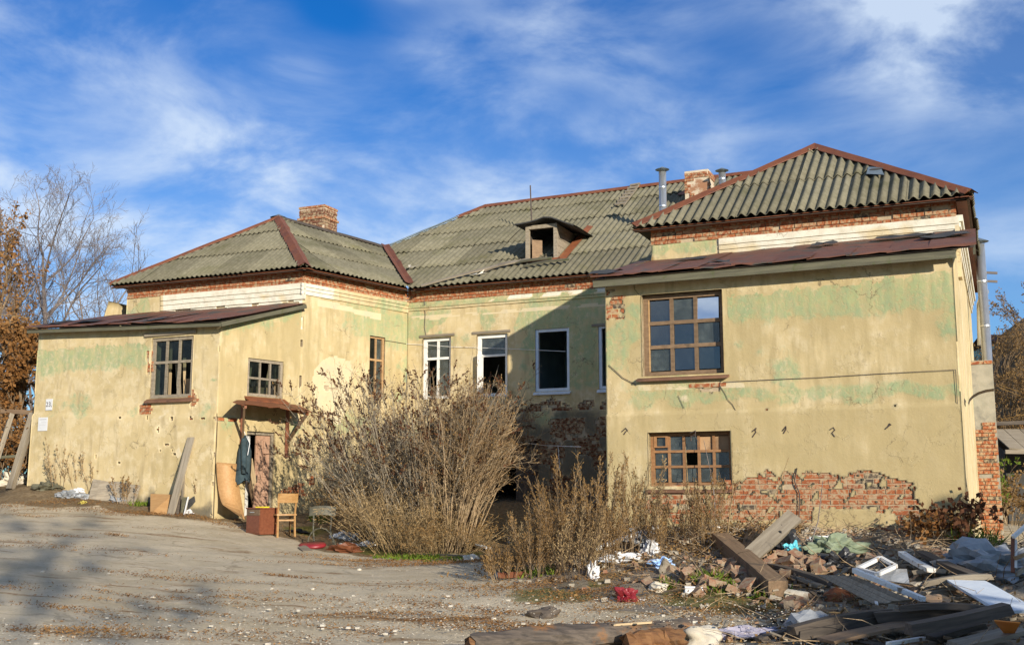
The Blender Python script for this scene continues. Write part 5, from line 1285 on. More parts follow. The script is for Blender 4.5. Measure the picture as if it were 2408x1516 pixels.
# ------------------------------------------------------------------ ground litter
rr = random.Random(5); lit = MB(); peb = MB()
strips = []
for _ in range(110):
    px, py = rr.uniform(-50, 1900), 1190 + 326 * rr.random() ** .8
    if py < 1250 and px > 560: continue
    strips.append((px, py, rr.uniform(.3, 1.6), rr.uniform(.04, .16), rr.randint(10, 60)))
strips += [(1000, 1330, 2.6, .22, 420), (860, 1322, 1.5, .2, 260), (1120, 1325, 1.6, .2, 300), (1250, 1378, 1.8, .25, 420), (1400, 1390, 1.6, .22, 300), (1500, 1410, 1.6, .2, 260), (1130, 1480, 1.6, .16, 260), (900, 1450, 1.2, .1, 160), (1050, 1465, 1.4, .12, 200), (300, 1205, 2.6, .25, 420), (480, 1225, 1.8, .2, 300), (120, 1185, 2.4, .3, 400), (1800, 1440, 1.2, .3, 240), (1300, 1475, 1.5, .15, 220), (170, 1490, .6, .2, 160)]
for px, py, L, W_, n_ in strips:
    c_ = G(px, py); a = rr.uniform(-.35, .25); ca, sa = math.cos(a), math.sin(a)
    for _ in range(int(n_ * 4)):
        u_, v_ = rr.gauss(0, .45) * L, rr.gauss(0, .6) * W_
        x, y = c_[0] + u_ * ca - v_ * sa, c_[1] + u_ * sa + v_ * ca + .12 * math.sin(u_ * 3 + px); z = gh(x, y) if n_ > 200 else c_[2] + (gh(c_[0] + .5, c_[1]) - c_[2]) * (x - c_[0]) * 2 + (gh(c_[0], c_[1] + .5) - c_[2]) * (y - c_[1]) * 2
        lit.leaf((x, y, z + .012 + rr.uniform(0, .03)), (rr.uniform(-1, 1), rr.uniform(-1, 1), rr.uniform(-.1, .45)), rr.uniform(.018, .05), rr.uniform(.005, .016), rr)
o = lit.build('leaf_litter', L_LITTER); tag(o, 'brown fallen leaves drifted in strips over the asphalt', 'leaves', kind='stuff')
xs = []; 
for _ in range(5200):
    r_ = ray(rr.uniform(-40, 1950), 1200 + 330 * rr.random()); 
    xs.append(r_)
tt = np.array([(1.25 / -q[2]) if q[2] < -.02 else 0 for q in xs])
for q in xs:
    if q[2] > -.03: continue
    s = 1.2 / -q[2]
    for _ in range(4):
        p = CAM + q * s; g = gh(p[0], p[1]); s = (EYE - g) / -q[2]
    p = CAM + q * s
    if not (5 < p[1] < 24): continue
    sz = rr.choice((.003, .004, .005, .006, .008))
    if rr.random() < .02: sz = rr.uniform(.012, .025)
    v_ = [p + np.array([a * sz * rr.uniform(.6, 1.4), b * sz * rr.uniform(.6, 1.4), c * sz]) for a in (-1, 1) for b in (-1, 1) for c in (-.2, .7)]
    peb.box8(v_)
o = peb.build('pebbles', M_PEB); tag(o, 'pale grit and crumbs of plaster strewn over the asphalt', 'gravel', kind='stuff')
rub = MB(); sticks = MB(); wh = MB()
for _ in range(2600):                    # crumbled brick and plaster of the heap
    u_, v_ = rr.uniform(-.2, 7.5), abs(rr.gauss(0, 1.5)) + .1
    if rr.random() < .35: p = np.array([rr.uniform(1.8, 8), rr.uniform(9.2, 15), 0])
    else:
        q = C0 + U * u_ - V * v_; p = np.array([q[0], q[1], 0])
    p[2] = gh(p[0], p[1]) + rr.uniform(-.01, .06); sz = rr.uniform(.008, .035)
    v_ = [p + np.array([a * sz * rr.uniform(.5, 1.5), b * sz * rr.uniform(.5, 1.5), c * sz * rr.uniform(.4, 1)]) for a in (-1, 1) for b in (-1, 1) for c in (-1, 1)]
    (rub if rr.random() < .35 else wh).box8(v_)
o = rub.build('brick_crumbs', M_BRD); tag(o, 'crumbled red brick spread through the rubble heap', 'rubble', kind='stuff')
o = wh.build('plaster_crumbs', M_CRUMB); tag(o, 'crumbled pale plaster spread through the rubble heap', 'rubble', kind='stuff')
for _ in range(1300):
    q = C0 + U * rr.uniform(-.3, 7.5) - V * (abs(rr.gauss(0, 1.3)) + .1)
    if rr.random() < .35: q = np.array([rr.uniform(1.8, 8), rr.uniform(9.2, 15)])
    p = np.array([q[0], q[1], gh(*q) + rr.uniform(0, .10)]); d = nz([rr.uniform(-1, 1), rr.uniform(-1, 1), rr.uniform(-.15, .35)])
    pts, _d = curve(rr, p, d, rr.uniform(.15, .8), 3, .25); sticks.tube(pts, rr.uniform(.003, .009), .002, 3)
o = sticks.build('twig_litter', L_CANE); tag(o, 'dry twigs and straw tangled through the rubble heap', 'twigs', kind='stuff')
dl = MB()
for _ in range(9000):
    q = C0 + U * rr.uniform(-1.2, 3.2) - V * (abs(rr.gauss(0, 1.4)) + .1)
    if rr.random() < .2: q = np.array([rr.uniform(2, 8), rr.uniform(10, 15)])
    p = np.array([q[0], q[1], gh(*q) + rr.uniform(0, .12)]); dl.leaf(p, rv(rr), rr.uniform(.03, .07), rr.uniform(.015, .035), rr)
o = dl.build('dead_leaves', L_DRY); tag(o, 'dead leaves matted over the rubble under the low window', 'leaves', kind='stuff')

for nm, m_, lab, seed in (('wood_splinters', M_WGREY, 'grey splinters of board scattered through the rubble heap', 61), ('lath_splinters', M_WDRK, 'dark splintered laths scattered through the rubble heap', 62), ('bark_scraps', M_WBRN, 'brown wood scraps scattered through the rubble heap', 63)):
    rs = random.Random(seed); mb = MB()
    for _ in range(170):
        px, py = rs.uniform(1640, 2420), rs.uniform(1275, 1512)
        if px < 1800 and py > 1400: continue
        p = G(px, py, rs.uniform(.0, .10)); d = nz([rs.uniform(-1, 1), rs.uniform(-1, 1), rs.uniform(-.25, .3)]); L = rs.uniform(.06, .38)
        mb.bar(p - d * L / 2, p + d * L / 2, rs.uniform(.012, .06), rs.uniform(.006, .02), jit=.012)
    tag(mb.build(nm, m_), lab, 'splinters', kind='stuff')

for k, (px, Y, H, lab) in enumerate(((2500, 36, 2.2, 'bare shrub on the slope right of the shed'), (2580, 44, 2.6, 'bare shrub far right on the slope'), (2680, 38, 2.4, 'bare shrub low on the far right slope'), (2780, 48, 2.8, 'bare shrub high on the far right slope'), (2520, 60, 3.0, 'bare shrub on top of the right slope'), (-160, 42, 4.2, 'far thicket left of the picture'), (-300, 40, 3.8, 'second far thicket left of the picture'), (-460, 44, 4.4, 'farthest thicket left of the picture'))):
    shrub('hill_shrub', lab, gp(px, Y), 500 + k, 40, H, .8, 8, .7, L_TWIG, L_DRY, (.12, .08), 4, r0=.022, base_r=2.0, group='shrubs on the slope')
# ------------------------------------------------------------------ things lying about
def gb(name, label, cat, x0, y0, x1, y1, w, h, m_, l0=.03, l1=.03, group=None, bow=0., rag=.01, roll=0., parent=None):
    b_ = board(name, G(x0, y0, l0), G(x1, y1, l1), w, h, m_, parent, bow=bow, rag=rag, roll=roll)
    return tag(b_, label, cat, group) if parent is None else b_
def slab(name, pts, th, m_, label=None, cat=None, parent=None, sub=1, wav=0.):
    """a sheet with thickness from four corner points"""
    p = [np.asarray(q, float) for q in pts]; n_ = nz(np.cross(p[1] - p[0], p[3] - p[0])); vs = []; k = sub
    for i in range(k + 1):
        for j in range(k + 1):
            a, b = i / k, j / k
            q = (p[0] * (1 - a) + p[1] * a) * (1 - b) + (p[3] * (1 - a) + p[2] * a) * b
            vs.append(q + n_ * wav * noise.noise(Vector(q * 4)))
    m = (k + 1) ** 2; vs += [v - n_ * th for v in vs]; fs = []
    for i in range(k):
        for j in range(k):
            a = i * (k + 1) + j; q = (a, a + k + 1, a + k + 2, a + 1); fs += [q, tuple(m + z for z in reversed(q))]
    ring = [i * (k + 1) for i in range(k + 1)] + [k * (k + 1) + j for j in range(1, k + 1)] + [i * (k + 1) + k for i in range(k - 1, -1, -1)] + [j for j in range(k - 1, 0, -1)]
    for a, b in zip(ring, ring[1:] + ring[:1]): fs.append((a, m + a, m + b, b))
    o = mk(name, vs, fs, m_, parent)
    if label: tag(o, label, cat)
    return o
def stone(name, label, px, py, r, m_, sq=(1, 1, .6), lift=0., cat='stone', group=None, amp=.35, n=2):
    p = G(px, py, lift); p[2] += r * sq[2] * .35; crum = cat in ('bag', 'sack', 'rag'); v, f = lump(p, r, px * .37, n, sq, .6 if crum else amp, 2.3 if crum else 1.3); o = mk(name, v, f, m_, None, n > 2 and not crum)
    return tag(o, label, cat, group)
# by the left wall
wp = lambda x, y, e: WA.P(*WA.px(x, y, e), e)
q = slab('quilted_panel', [G(207, 1172, .02), G(314, 1185, .02), wp(329, 1139, .12), wp(219, 1126, .12)], .05, M_WGREY, 'dirty grey quilted panel slumped against the left wall', 'panel', sub=6, wav=.06)
for a, b, c_, d_ in (((222, 1160), (243, 1164), (252, 1147), (234, 1143)), ((252, 1168), (280, 1174), (290, 1146), (262, 1146))):
    pass
slab('plywood_square', [G(353, 1208, .0), G(404, 1210, .0), wp(405, 1162, .20), wp(354, 1160, .20)], .015, M_PLY, 'small orange plywood square leaning beside the tall plank', 'plywood')
b_ = board('leaning_plank', G(401, 1212, .0), wp(450, 1028, .06), .17, .03, M_WGREY, up=(*-V, 0)); tag(b_, 'tall weathered plank leaning on the left wall', 'plank')
b_ = board('leaning_pole', G(428, 1203, .0), wp(434, 1075, .05), .045, .04, M_WGREY, up=(*-V, 0)); tag(b_, 'thin pole leaning beside the tall plank', 'pole')
slab('narrow_board', [G(412, 1212, 0), G(420, 1213, 0), wp(425, 1165, .25), wp(418, 1163, .25)], .02, M_WDRK, 'short dark board standing right of the tall plank', 'board')
b_ = slab('edge_board', [G(424, 1208, 0), G(432, 1209, 0), wp(441, 1168, .22), wp(428, 1168, .22)], .02, M_WMOSS, 'olive board with a white edge leaning on the wall', 'board')
b2 = board('edge_strip', G(433, 1210, .01), wp(443, 1168, .235), .02, .03, M_PLAST, b_)
slab('black_sheet', [G(440, 1204, 0), G(464, 1206, 0), wp(458, 1168, .1), wp(444, 1175, .1)], .02, M_FELT, 'crumpled black sheet at the foot of the left wall', 'sheet', sub=4, wav=.08)
stone('plaster_block', 'pale plaster block below the left corner', 462, 1203, .16, M_STONE, (1.2, .8, .55))
vs = []; n_ = 12                                              # curved plywood sheet
for i in range(n_ + 1):
    f = i / n_; e = .10 + .05 * f + .42 * max(0, (f - .45) / .55) ** 2
    for x in (509 + 11 * f ** 2 * 1.6, 558 + 18 * f ** 1.5):
        y = 1086 + 132 * f + (4 if x > 540 else 0) - 30 * (x < 545) * f ** 4
        p = WB.P(*WB.px(x, y, e), e); vs.append(p)
m = len(vs); vs += [v + np.array([0, .012, -.004]) for v in vs]; fs = []
for i in range(n_): q = (2*i, 2*i+1, 2*i+3, 2*i+2); fs += [q, tuple(m + z for z in reversed(q)), (2*i, 2*i+2, m+2*i+2, m+2*i), (2*i+1, m+2*i+1, m+2*i+3, 2*i+3)]
fs += [(0, m, m+1, 1), (2*n_, 2*n_+1, m+2*n_+1, m+2*n_)]
tag(mk('curved_plywood', vs, fs, M_PLY, None, True), 'tall bent plywood sheet bowing away from the wall left of the door', 'plywood')
# coat on the canopy post
vs = []; a = []
for i, f in enumerate(np.linspace(0, 1, 13)):
    w_ = .07 + .13 * min(1, f * 3) + .03 * f
    for j in range(14):
        an = j / 14 * 2 * math.pi; fold = 1 + .16 * math.sin(an * 5 + f * 2) + .08 * math.sin(an * 9)
        t = .60 + .02 * math.sin(f * 4) + math.cos(an) * w_ * fold * .75; z = 2.92 - .98 * f - (.05 * math.sin(an * 3) if f > .9 else 0)
        vs.append(WB.P(t, z, .14 + math.sin(an) * w_ * .45 * fold))
fs = [(i*14 + j, i*14 + (j+1) % 14, i*14 + 14 + (j+1) % 14, i*14 + 14 + j) for i in range(12) for j in range(14)] + [tuple(range(14))]
coat = thing('hanging_coat', WB.P(.6, 1.94, .14), 'dark teal coat hanging from the canopy post beside the door', 'coat')
mk('body', vs, fs, M_CLOTH, coat, True)
sl = MB(); pts = [WB.P(.52, 2.78, .22), WB.P(.50, 2.45, .27), WB.P(.51, 2.12, .27)]; sl.tube(pts, .065, .05, 8, True); sl.build('sleeve', M_CLOTH, coat, True)
mb = MB(); mb.tube([WB.P(.58, 3.02, .12), WB.P(.63, 2.75, .28), WB.P(.57, 2.5, .30)], .008, .008, 4); mb.build('cord', M_PLAST, coat)
for k, (a, b, w_, m_, lab) in enumerate((((610, 1206), (588, 1080), .12, M_WPALE, 'broad pale plank leaning across the left door leaf'), ((601, 1208), (585, 1128), .07, M_WBRN, 'narrow brown plank beside the pale plank at the door'), ((596, 1205), (580, 1105), .05, M_WDRK, 'thin dark lath behind the planks at the door'))):
    b_ = board('door_plank', G(*a, 0), WB.P(*WB.px(*b, .08 + .03 * k), .08 + .03 * k), w_, .025, m_, up=(*N2, 0)); tag(b_, lab, 'plank', 'planks at the door')
# cabinet, book, chairs
def obox(mb, c, ax, ay, sx, sy, z0, z1): mb.box8([np.array([c[0], c[1], 0]) + ax * a * sx / 2 + ay * b * sy / 2 + UP * z for a in (-1, 1) for b in (-1, 1) for z in (z0, z1)])
cb = G(612, 1258); cb[1] += .15; z0 = cb[2]; ang = math.radians(40); ax = np.array([math.cos(ang), -math.sin(ang), 0]); ay = np.array([math.sin(ang), math.cos(ang), 0])
cab = thing('cabinet', cb, 'red-brown bedside cabinet standing askew before the door', 'cabinet')
mb = MB(); obox(mb, cb, ax, ay, .42, .44, z0 + .02, z0 + .50); mb.build('carcass', M_CAB, cab)
mb = MB(); obox(mb, cb, ax, ay, .45, .47, z0 + .50, z0 + .525); mb.build('top', M_CAB, cab)
mb = MB(); obox(mb, cb - ay * .225, ax, ay, .40, .012, z0 + .38, z0 + .49); dr = mb.build('drawer', M_WBRN, cab)
mb = MB(); obox(mb, cb - ay * .235 - ax * .02, ax, ay, .12, .02, z0 + .43, z0 + .445); mb.build('handle', M_ZINC, dr)
mb = MB(); obox(mb, cb - ay * .224, ax, ay, .40, .010, z0 + .05, z0 + .37); mb.build('cabinet_door', M_CAB, cab)
mb = MB(); obox(mb, cb + ax * .05 - ay * .05, nz(ax + ay * .2), nz(ay - ax * .2), .22, .15, z0 + .526, z0 + .548); bk_ = mb.build('book', mat('yellow_cover', (.75, .58, .02), (.80, .64, .04), 3, .5, 0)); tag(bk_, 'yellow book lying on the red-brown cabinet', 'book')
mb = MB(); obox(mb, cb + ax * .05 - ay * .05, nz(ax + ay * .2), nz(ay - ax * .2), .213, .144, z0 + .529, z0 + .545); mb.build('pages', M_PLAST, bk_)
ch = G(664, 1263); ch[1] += .1; fd = nz([-.45, .9, 0]); sd_ = np.array([fd[1], -fd[0], 0]); z0 = ch[2]
chair = thing('chair', ch, 'varnished wooden chair seen from behind beside the cabinet', 'chair')
def cp(a, b, z): return ch + sd_ * a + fd * b + UP * z
for a in (-1, 1):
    mb = MB(); mb.tube([cp(a*.17, -.20, 0), cp(a*.165, -.17, .40), cp(a*.17, -.20, .62), cp(a*.175, -.26, .84)], .022, .018, 6, True); mb.build('leg', M_VARN, chair)
    mb = MB(); mb.tube([cp(a*.18, .21, 0), cp(a*.17, .18, .42)], .020, .023, 6, True); mb.build('leg', M_VARN, chair)
    mb = MB(); mb.bar(cp(a*.165, -.17, .27), cp(a*.17, .18, .27), .018, .03); mb.build('stretcher', M_VARN, chair)
mb = MB(); mb.bar(cp(-.16, .18, .33), cp(.16, .18, .33), .018, .03); mb.build('stretcher', M_VARN, chair)
mb = MB(); mb.bar(cp(-.16, -.17, .33), cp(.16, -.17, .33), .018, .03); mb.build('stretcher', M_VARN, chair)
vs = []
for z in (.42, .45):
    for k in range(16):
        an = k / 16 * 2 * math.pi; c_, s_ = math.cos(an), math.sin(an); r_ = .215 / max(abs(c_), abs(s_)) ** .72; vs.append(cp(c_ * r_, s_ * r_, z))
mk('seat', vs, [tuple(range(15, -1, -1)), tuple(range(16, 32))] + [(k, (k+1) % 16, 16 + (k+1) % 16, 16 + k) for k in range(16)], M_VARN, chair)
vs = []
for i in range(7):
    a = (i / 6 - .5) * .40; bow = .035 * (1 - (i / 3 - 1) ** 2)
    for z, e in ((.66, 0), (.84, 0), (.84, .016), (.66, .016)): vs.append(cp(a, -.225 - bow - (z - .66) * .2 + e, z))
mk('backrest', vs, [(i*4 + k, i*4 + 4 + k, i*4 + 4 + (k+1) % 4, i*4 + (k+1) % 4) for i in range(6) for k in range(4)] + [(0,1,2,3), (27,26,25,24)], M_VARN, chair)
c2 = G(752, 1285); z0 = c2[2]; bc = thing('broken_chair', c2, 'broken dull metal chair with its red seat fallen to the ground', 'chair')
M_OLIVE = mat('olive_metal', (.065, .06, .04), (.11, .10, .065), 8, .6, .2)
def c2p(a, b, z): return c2 + np.array([a, b, z])
vs = []
for i in range(9):
    f = i / 8 - .5; z = .56 + .03 * (1 - 4 * f * f)
    for dz, e in ((0, 0), (.17, .02), (.17, .035), (0, .015)): vs.append(c2p(f * .50, .15 + e + .05 * 4 * f * f, z + dz))
mk('backrest', vs, [(i*4 + k, i*4 + 4 + k, i*4 + 4 + (k+1) % 4, i*4 + (k+1) % 4) for i in range(8) for k in range(4)] + [(0,1,2,3), (35,34,33,32)], M_OLIVE, bc)
for a, x2 in ((-.16, -.10), (.18, .30)):
    mb = MB(); mb.tube([c2p(a, .17, .58), c2p(a * .95, .12, .30), c2p(x2, .02, 0)], .016, .014, 6, True); mb.build('leg', M_OLIVE, bc)
mb = MB(); mb.tube([c2p(-.24 + .02, -.08, .0)] + [c2p(.02 + .24 * math.cos(t), -.06, .05 + .30 * math.sin(t)) for t in np.linspace(math.pi, 0, 9)] + [c2p(.26, -.08, 0)], .014, .014, 6, True); mb.build('hoop', M_OLIVE, bc)
M_RED = mat('red_vinyl', (.20, .012, .020), (.28, .025, .030), 4, .4, .2, rnd=.05)
vs = []
for z, r_ in ((.01, .24), (.04, .26), (.075, .23)):
    for k in range(18): an = k / 18 * 6.2832; vs.append(c2p(-.10 + math.cos(an) * r_, -.22 + math.sin(an) * r_ * .85, z + .03 * math.sin(an)))
mk('seat', vs, [tuple(range(17, -1, -1)), tuple(range(36, 54))] + [(j*18 + k, j*18 + (k+1) % 18, j*18 + 18 + (k+1) % 18, j*18 + 18 + k) for j in (0, 1) for k in range(18)], M_RED, bc, True)
slab('small_board', [G(700, 1285, .02), G(712, 1294, .02), G(736, 1294, .02), G(718, 1280, .05)], .015, M_WGREY, 'small grey board lying left of the fallen red seat', 'board')
stone('pan', 'dark crushed tin behind the varnished chair', 694, 1252, .16, M_FELT, (1.3, 1, .35), cat='tin')
def bag(label, px, py, r, m_, sq=(1.2, .9, .6), lift=0.): return stone('plastic_bag', label, px, py, r, m_, sq, lift, 'bag', None, .5, 3)
M_BAGG = mat('grey_bag', (.22, .23, .24), (.33, .34, .35), 5, .35, .5); M_CYAN = mat('cyan_bag', (.10, .48, .56), (.16, .60, .66), 6, .4, .5); M_BLUB = mat('blue_bag', (.25, .42, .72), (.40, .55, .80), 6, .4, .5); M_DKBAG = mat('black_bag', (.012, .012, .013), (.03, .03, .032), 6, .35, .5)
bag('white plastic bag in the straw beside the broken chair', 800, 1268, .15, M_PLAST); bag('grey plastic bag behind the straw near the broken chair', 818, 1270, .17, M_BAGG); bag('long white bag crumpled under the straw stalks', 815, 1284, .14, M_PLAST, (1.3, .6, .3))
stone('rag', 'rusty brown rag right of the broken chair', 812, 1296, .20, M_RUST, (1.2, .8, .5), cat='rag'); bag('small white scrap on the grass before the straw', 862, 1283, .10, M_PLAST)
bag('white scrap at the left edge of the canes', 1010, 1262, .10, M_PLAST); bag('clear bottle lying on the grass right of the canes', 1213, 1273, .08, M_PLAST, (1.6, .7, .7))
for k, (px, py, r_, m_, lab) in enumerate(((185, 1158, .12, M_PLAST, 'white scrap in the weeds by the left wall'), (195, 1172, .12, M_BAGG, 'grey crumpled plastic in the weeds by the left wall'), (160, 1168, .16, M_BAGG, 'pale grey plastic at the foot of the weeds'), (115, 1152, .22, M_WMOSS, 'mossy pale sack below the paper notice'), (280, 1180, .16, M_BAGG, 'grey plastic before the quilted panel'), (196, 1183, .06, mat('yellow_box', (.6, .5, .1), (.65, .55, .15), 3, .6, 0), 'small yellow packet at the asphalt edge'), (40, 1140, .3, M_STONE, 'pale sack under the leaning wooden frame'), (443, 1207, .08, M_PLAST, 'white scrap at the foot of the tall plank'))):
    bag(lab, px, py, r_, m_)
gb('blue_plank', 'blue painted plank half in the grass right of the canes', 'plank', 1075, 1269, 1148, 1288, .12, .03, M_WBLUE, .05, .04)
gb('flat_board', 'long pale board lying flat at the asphalt edge', 'board', 996, 1302, 1110, 1306, .14, .02, M_WGREY)
gb('rusty_rail', 'short rusty slatted rail before the weeds', 'rail', 1172, 1352, 1234, 1349, .05, .08, M_RUST, .08, .08)
stone('pale_stone', 'round pale stone on the asphalt edge before the weeds', 1108, 1318, .13, M_STONE); stone('dark_clod', 'dark clod of tarmac in the middle of the yard', 1283, 1452, .15, M_WDRK, (1.2, .9, .6))
for k, (px, py, r_) in enumerate(((330, 1425, .055), (360, 1405, .05), (640, 1385, .045), (735, 1385, .05), (735, 1374, .04), (845, 1340, .06), (880, 1332, .05), (255, 1350, .05), (100, 1345, .05), (680, 1340, .045), (660, 1415, .05), (1160, 1455, .05), (1430, 1468, .05), (1240, 1420, .05), (470, 1400, .05))):
    stone('pale_pebble', 'loose pale pebble on the asphalt yard', px, py, r_ * .6, M_STONE, group='pebbles on the asphalt', n=1)
# wooden frame at the far left
fr = thing('wooden_frame', G(20, 1140), 'leaning weathered wooden gate frame at the left edge', 'gate')
Yf = 25.6
board('cross_bar', at(2, 966, Yf), at(88, 970, Yf), .08, .10, M_WBRN, fr); board('post', at(28, 972, Yf), at(-20, 1120, Yf - .2), .10, .10, M_WGREY, fr); board('post', at(78, 972, Yf), at(24, 1150, Yf - .6), .13, .13, M_WGREY, fr); board('cross_bar', at(-5, 1075, Yf), at(45, 1072, Yf), .12, .06, M_WMOSS, fr)
b_ = board('plank', G(0, 1105), G(20, 1140), .1, .03, M_WPALE); tag(b_, 'pale plank lying under the leaning gate frame', 'plank')

# ---- rubble before the right extension
gb('thick_beam', 'thick weathered beam sloping down to the grass', 'beam', 1693, 1268, 1830, 1385, .24, .20, M_WBRN, .12, .12, rag=.03)
b_ = board('split_plank', G(1752, 1318, .10), at(1868, 1212, 15.9), .24, .06, M_WGREY, rag=.03, roll=.5); tag(b_, 'broad split plank propped up across the thick beam', 'plank')
slab('board_square', [G(1742, 1292, .12), G(1772, 1292, .12), WC.P(*WC.px(1798, 1232, .25), .25), WC.P(*WC.px(1760, 1228, .25), .25)], .02, M_WBRN, 'brown board square leaning on the wall behind the beams', 'board')
gb('white_batten', 'long white peeling batten in the weeds by the corner', 'batten', 1385, 1295, 1545, 1238, .07, .05, M_WHITE, .15, .15); gb('white_batten', 'second white batten below the long one', 'batten', 1400, 1290, 1500, 1262, .06, .04, M_WHITE, .10, .12)
gb('white_batten', 'white batten lying level under the low window', 'batten', 1555, 1228, 1690, 1240, .05, .04, M_WHITE, .12, .10); gb('white_batten', 'short white batten under the low window', 'batten', 1480, 1245, 1560, 1222, .05, .04, M_WHITE, .15, .15)
bag('heap of white foam scraps in the weeds', 1440, 1320, .14, M_PLAST, (1.9, .8, .35), .03); bag('white foam lump on the dead leaves', 1470, 1312, .14, M_PLAST, (1.4, .8, .4), .05); bag('shreds of white film on the rubble', 1530, 1300, .13, M_PLAST, (.8, .8, 1.0), .05); bag('clear film hanging over the white shreds', 1520, 1285, .14, M_BAGG, (.9, .8, 1.2), .12)
bag('pale blue rag on the rubble', 1558, 1328, .11, M_BLUB); stone('grey_tile', 'upright grey tile among the bricks', 1570, 1355, .13, M_WGREY, (.8, .4, 1.1), cat='tile'); bag('white crumpled paper standing in the grass', 1396, 1360, .11, M_PLAST, (.6, .5, 1.3))
stone('pale_stone', 'pale stone beside the green rosette', 1547, 1385, .12, M_STONE); b_ = MB(); b_.tube([G(1610, 1388, .06), G(1652, 1388, .06)], .06, .05, 10, True); tag(b_.build('white_bottle', M_PLAST, None, True), 'white plastic bottle lying before the green plant', 'bottle')
# red lampshade-like box
lp = G(1474, 1402, .05); v, f = lump(lp, .105, 4.4, 3, (1.1, .8, .95), .5, 1.9); tag(mk('red_bag', v, f, M_RED), 'crumpled dark red bag at the edge of the asphalt', 'bag')
slab('flat_sheet', [G(1440, 1434, .02), G(1580, 1442, .02), G(1640, 1426, .02), G(1510, 1420, .02)], .02, M_WGREY, 'flat grey panel lying on the asphalt beyond the log', 'panel')
bag('white paper scrap before the red bag', 1500, 1411, .10, M_PLAST, (1.6, .6, .15))
# bricks in the heap
lb = []
for k in range(4):
    vs = [(a + R.uniform(-.12, .12), b + R.uniform(-.12, .12), c + R.uniform(-.15, .15)) for a in (-.5, .5) for b in (-.5, .5) for c in (-.5, .5)]
    me = bpy.data.meshes.new('loose_brick'); me.from_pydata(vs, [], BOXF); me.materials.append(M_BRD); me.update(); lb.append(me)
rr = random.Random(21)
def loose(px, py, s=1., lift=.05, lab='loose broken red brick in the rubble heap'):
    o = bpy.data.objects.new('loose_brick', rr.choice(lb)); COL.objects.link(o); p = G(px, py, lift); o.location = V3(p)
    f = rr.choice((.5, .6, .8, 1.)); o.scale = (.25 * f * s, .12 * s, .075 * s * rr.uniform(.9, 1.3)); o.rotation_euler = (rr.uniform(-.7, .7), rr.uniform(-.7, .7), rr.uniform(0, 3.1))
    tag(o, lab, 'brick', lab.replace('broken brick', 'broken bricks'))
for _ in range(34): loose(rr.uniform(1690, 1930), rr.uniform(1300, 1350), 1.05, rr.uniform(.03, .12), 'broken brick in the heap behind the thick beam')
for _ in range(18): loose(rr.uniform(1610, 1760), rr.uniform(1335, 1395), 1.1, rr.uniform(.03, .10), 'broken brick before the near side of the thick beam')
for _ in range(8): loose(rr.uniform(1520, 1630), rr.uniform(1335, 1375), 1.0, .05, 'broken brick among dead leaves left of the beam')
for _ in range(14): loose(rr.uniform(1870, 2080), rr.uniform(1305, 1350), .95, rr.uniform(.03, .08), 'broken brick between the black bag and the fallen door')
for _ in range(8): loose(rr.uniform(1840, 2330), rr.uniform(1290, 1420), .9, rr.uniform(.03, .08), 'stray broken brick at the right of the rubble heap')
for _ in range(8): loose(rr.uniform(1840, 1960), rr.uniform(1390, 1430), 1.0, .04, 'broken brick on the ground before the fallen door')
rl = random.Random(31)
for k in range(34): stone('plaster_chunk', 'pale lump of fallen plaster in the rubble heap', rl.uniform(1700, 2330), rl.uniform(1285, 1420), rl.uniform(.04, .085), M_CRUMB, (1.2, .9, .6), .02, 'rubble', 'plaster lumps in the rubble', n=1)
# board panel (door of four planks)
dp = thing('fallen_door', G(2040, 1400), 'weathered panel of four planks lying tilted on the rubble', 'panel')
a0, a1, b0, b1 = G(1920, 1350, .20), G(2056, 1420, .16), G(2012, 1354, .34), G(2142, 1408, .28)
for k in range(4):
    f0, f1 = k / 4 + .006, (k + 1) / 4 - .006
    slab('plank', [a0 + (b0 - a0) * f0, a1 + (b1 - a1) * f0 + nz(a1 - a0) * R.uniform(-.06, .03), a1 + (b1 - a1) * f1, a0 + (b0 - a0) * f1], .03, M_WGREY, parent=dp)
gb('white_rail', 'long white rail along the far edge of the plank panel', 'rail', 2008, 1340, 2172, 1408, .06, .05, M_WHITE, .42, .22)
wf = thing('window_sash', G(2060, 1345), 'small white window sash lying on the rubble', 'sash')
q = [G(2018, 1336, .30), G(2070, 1310, .30), G(2106, 1330, .30), G(2062, 1350, .34)]
for k in range(4): board('sash_bar', q[k], q[(k + 1) % 4], .05, .04, M_WHITE, wf)
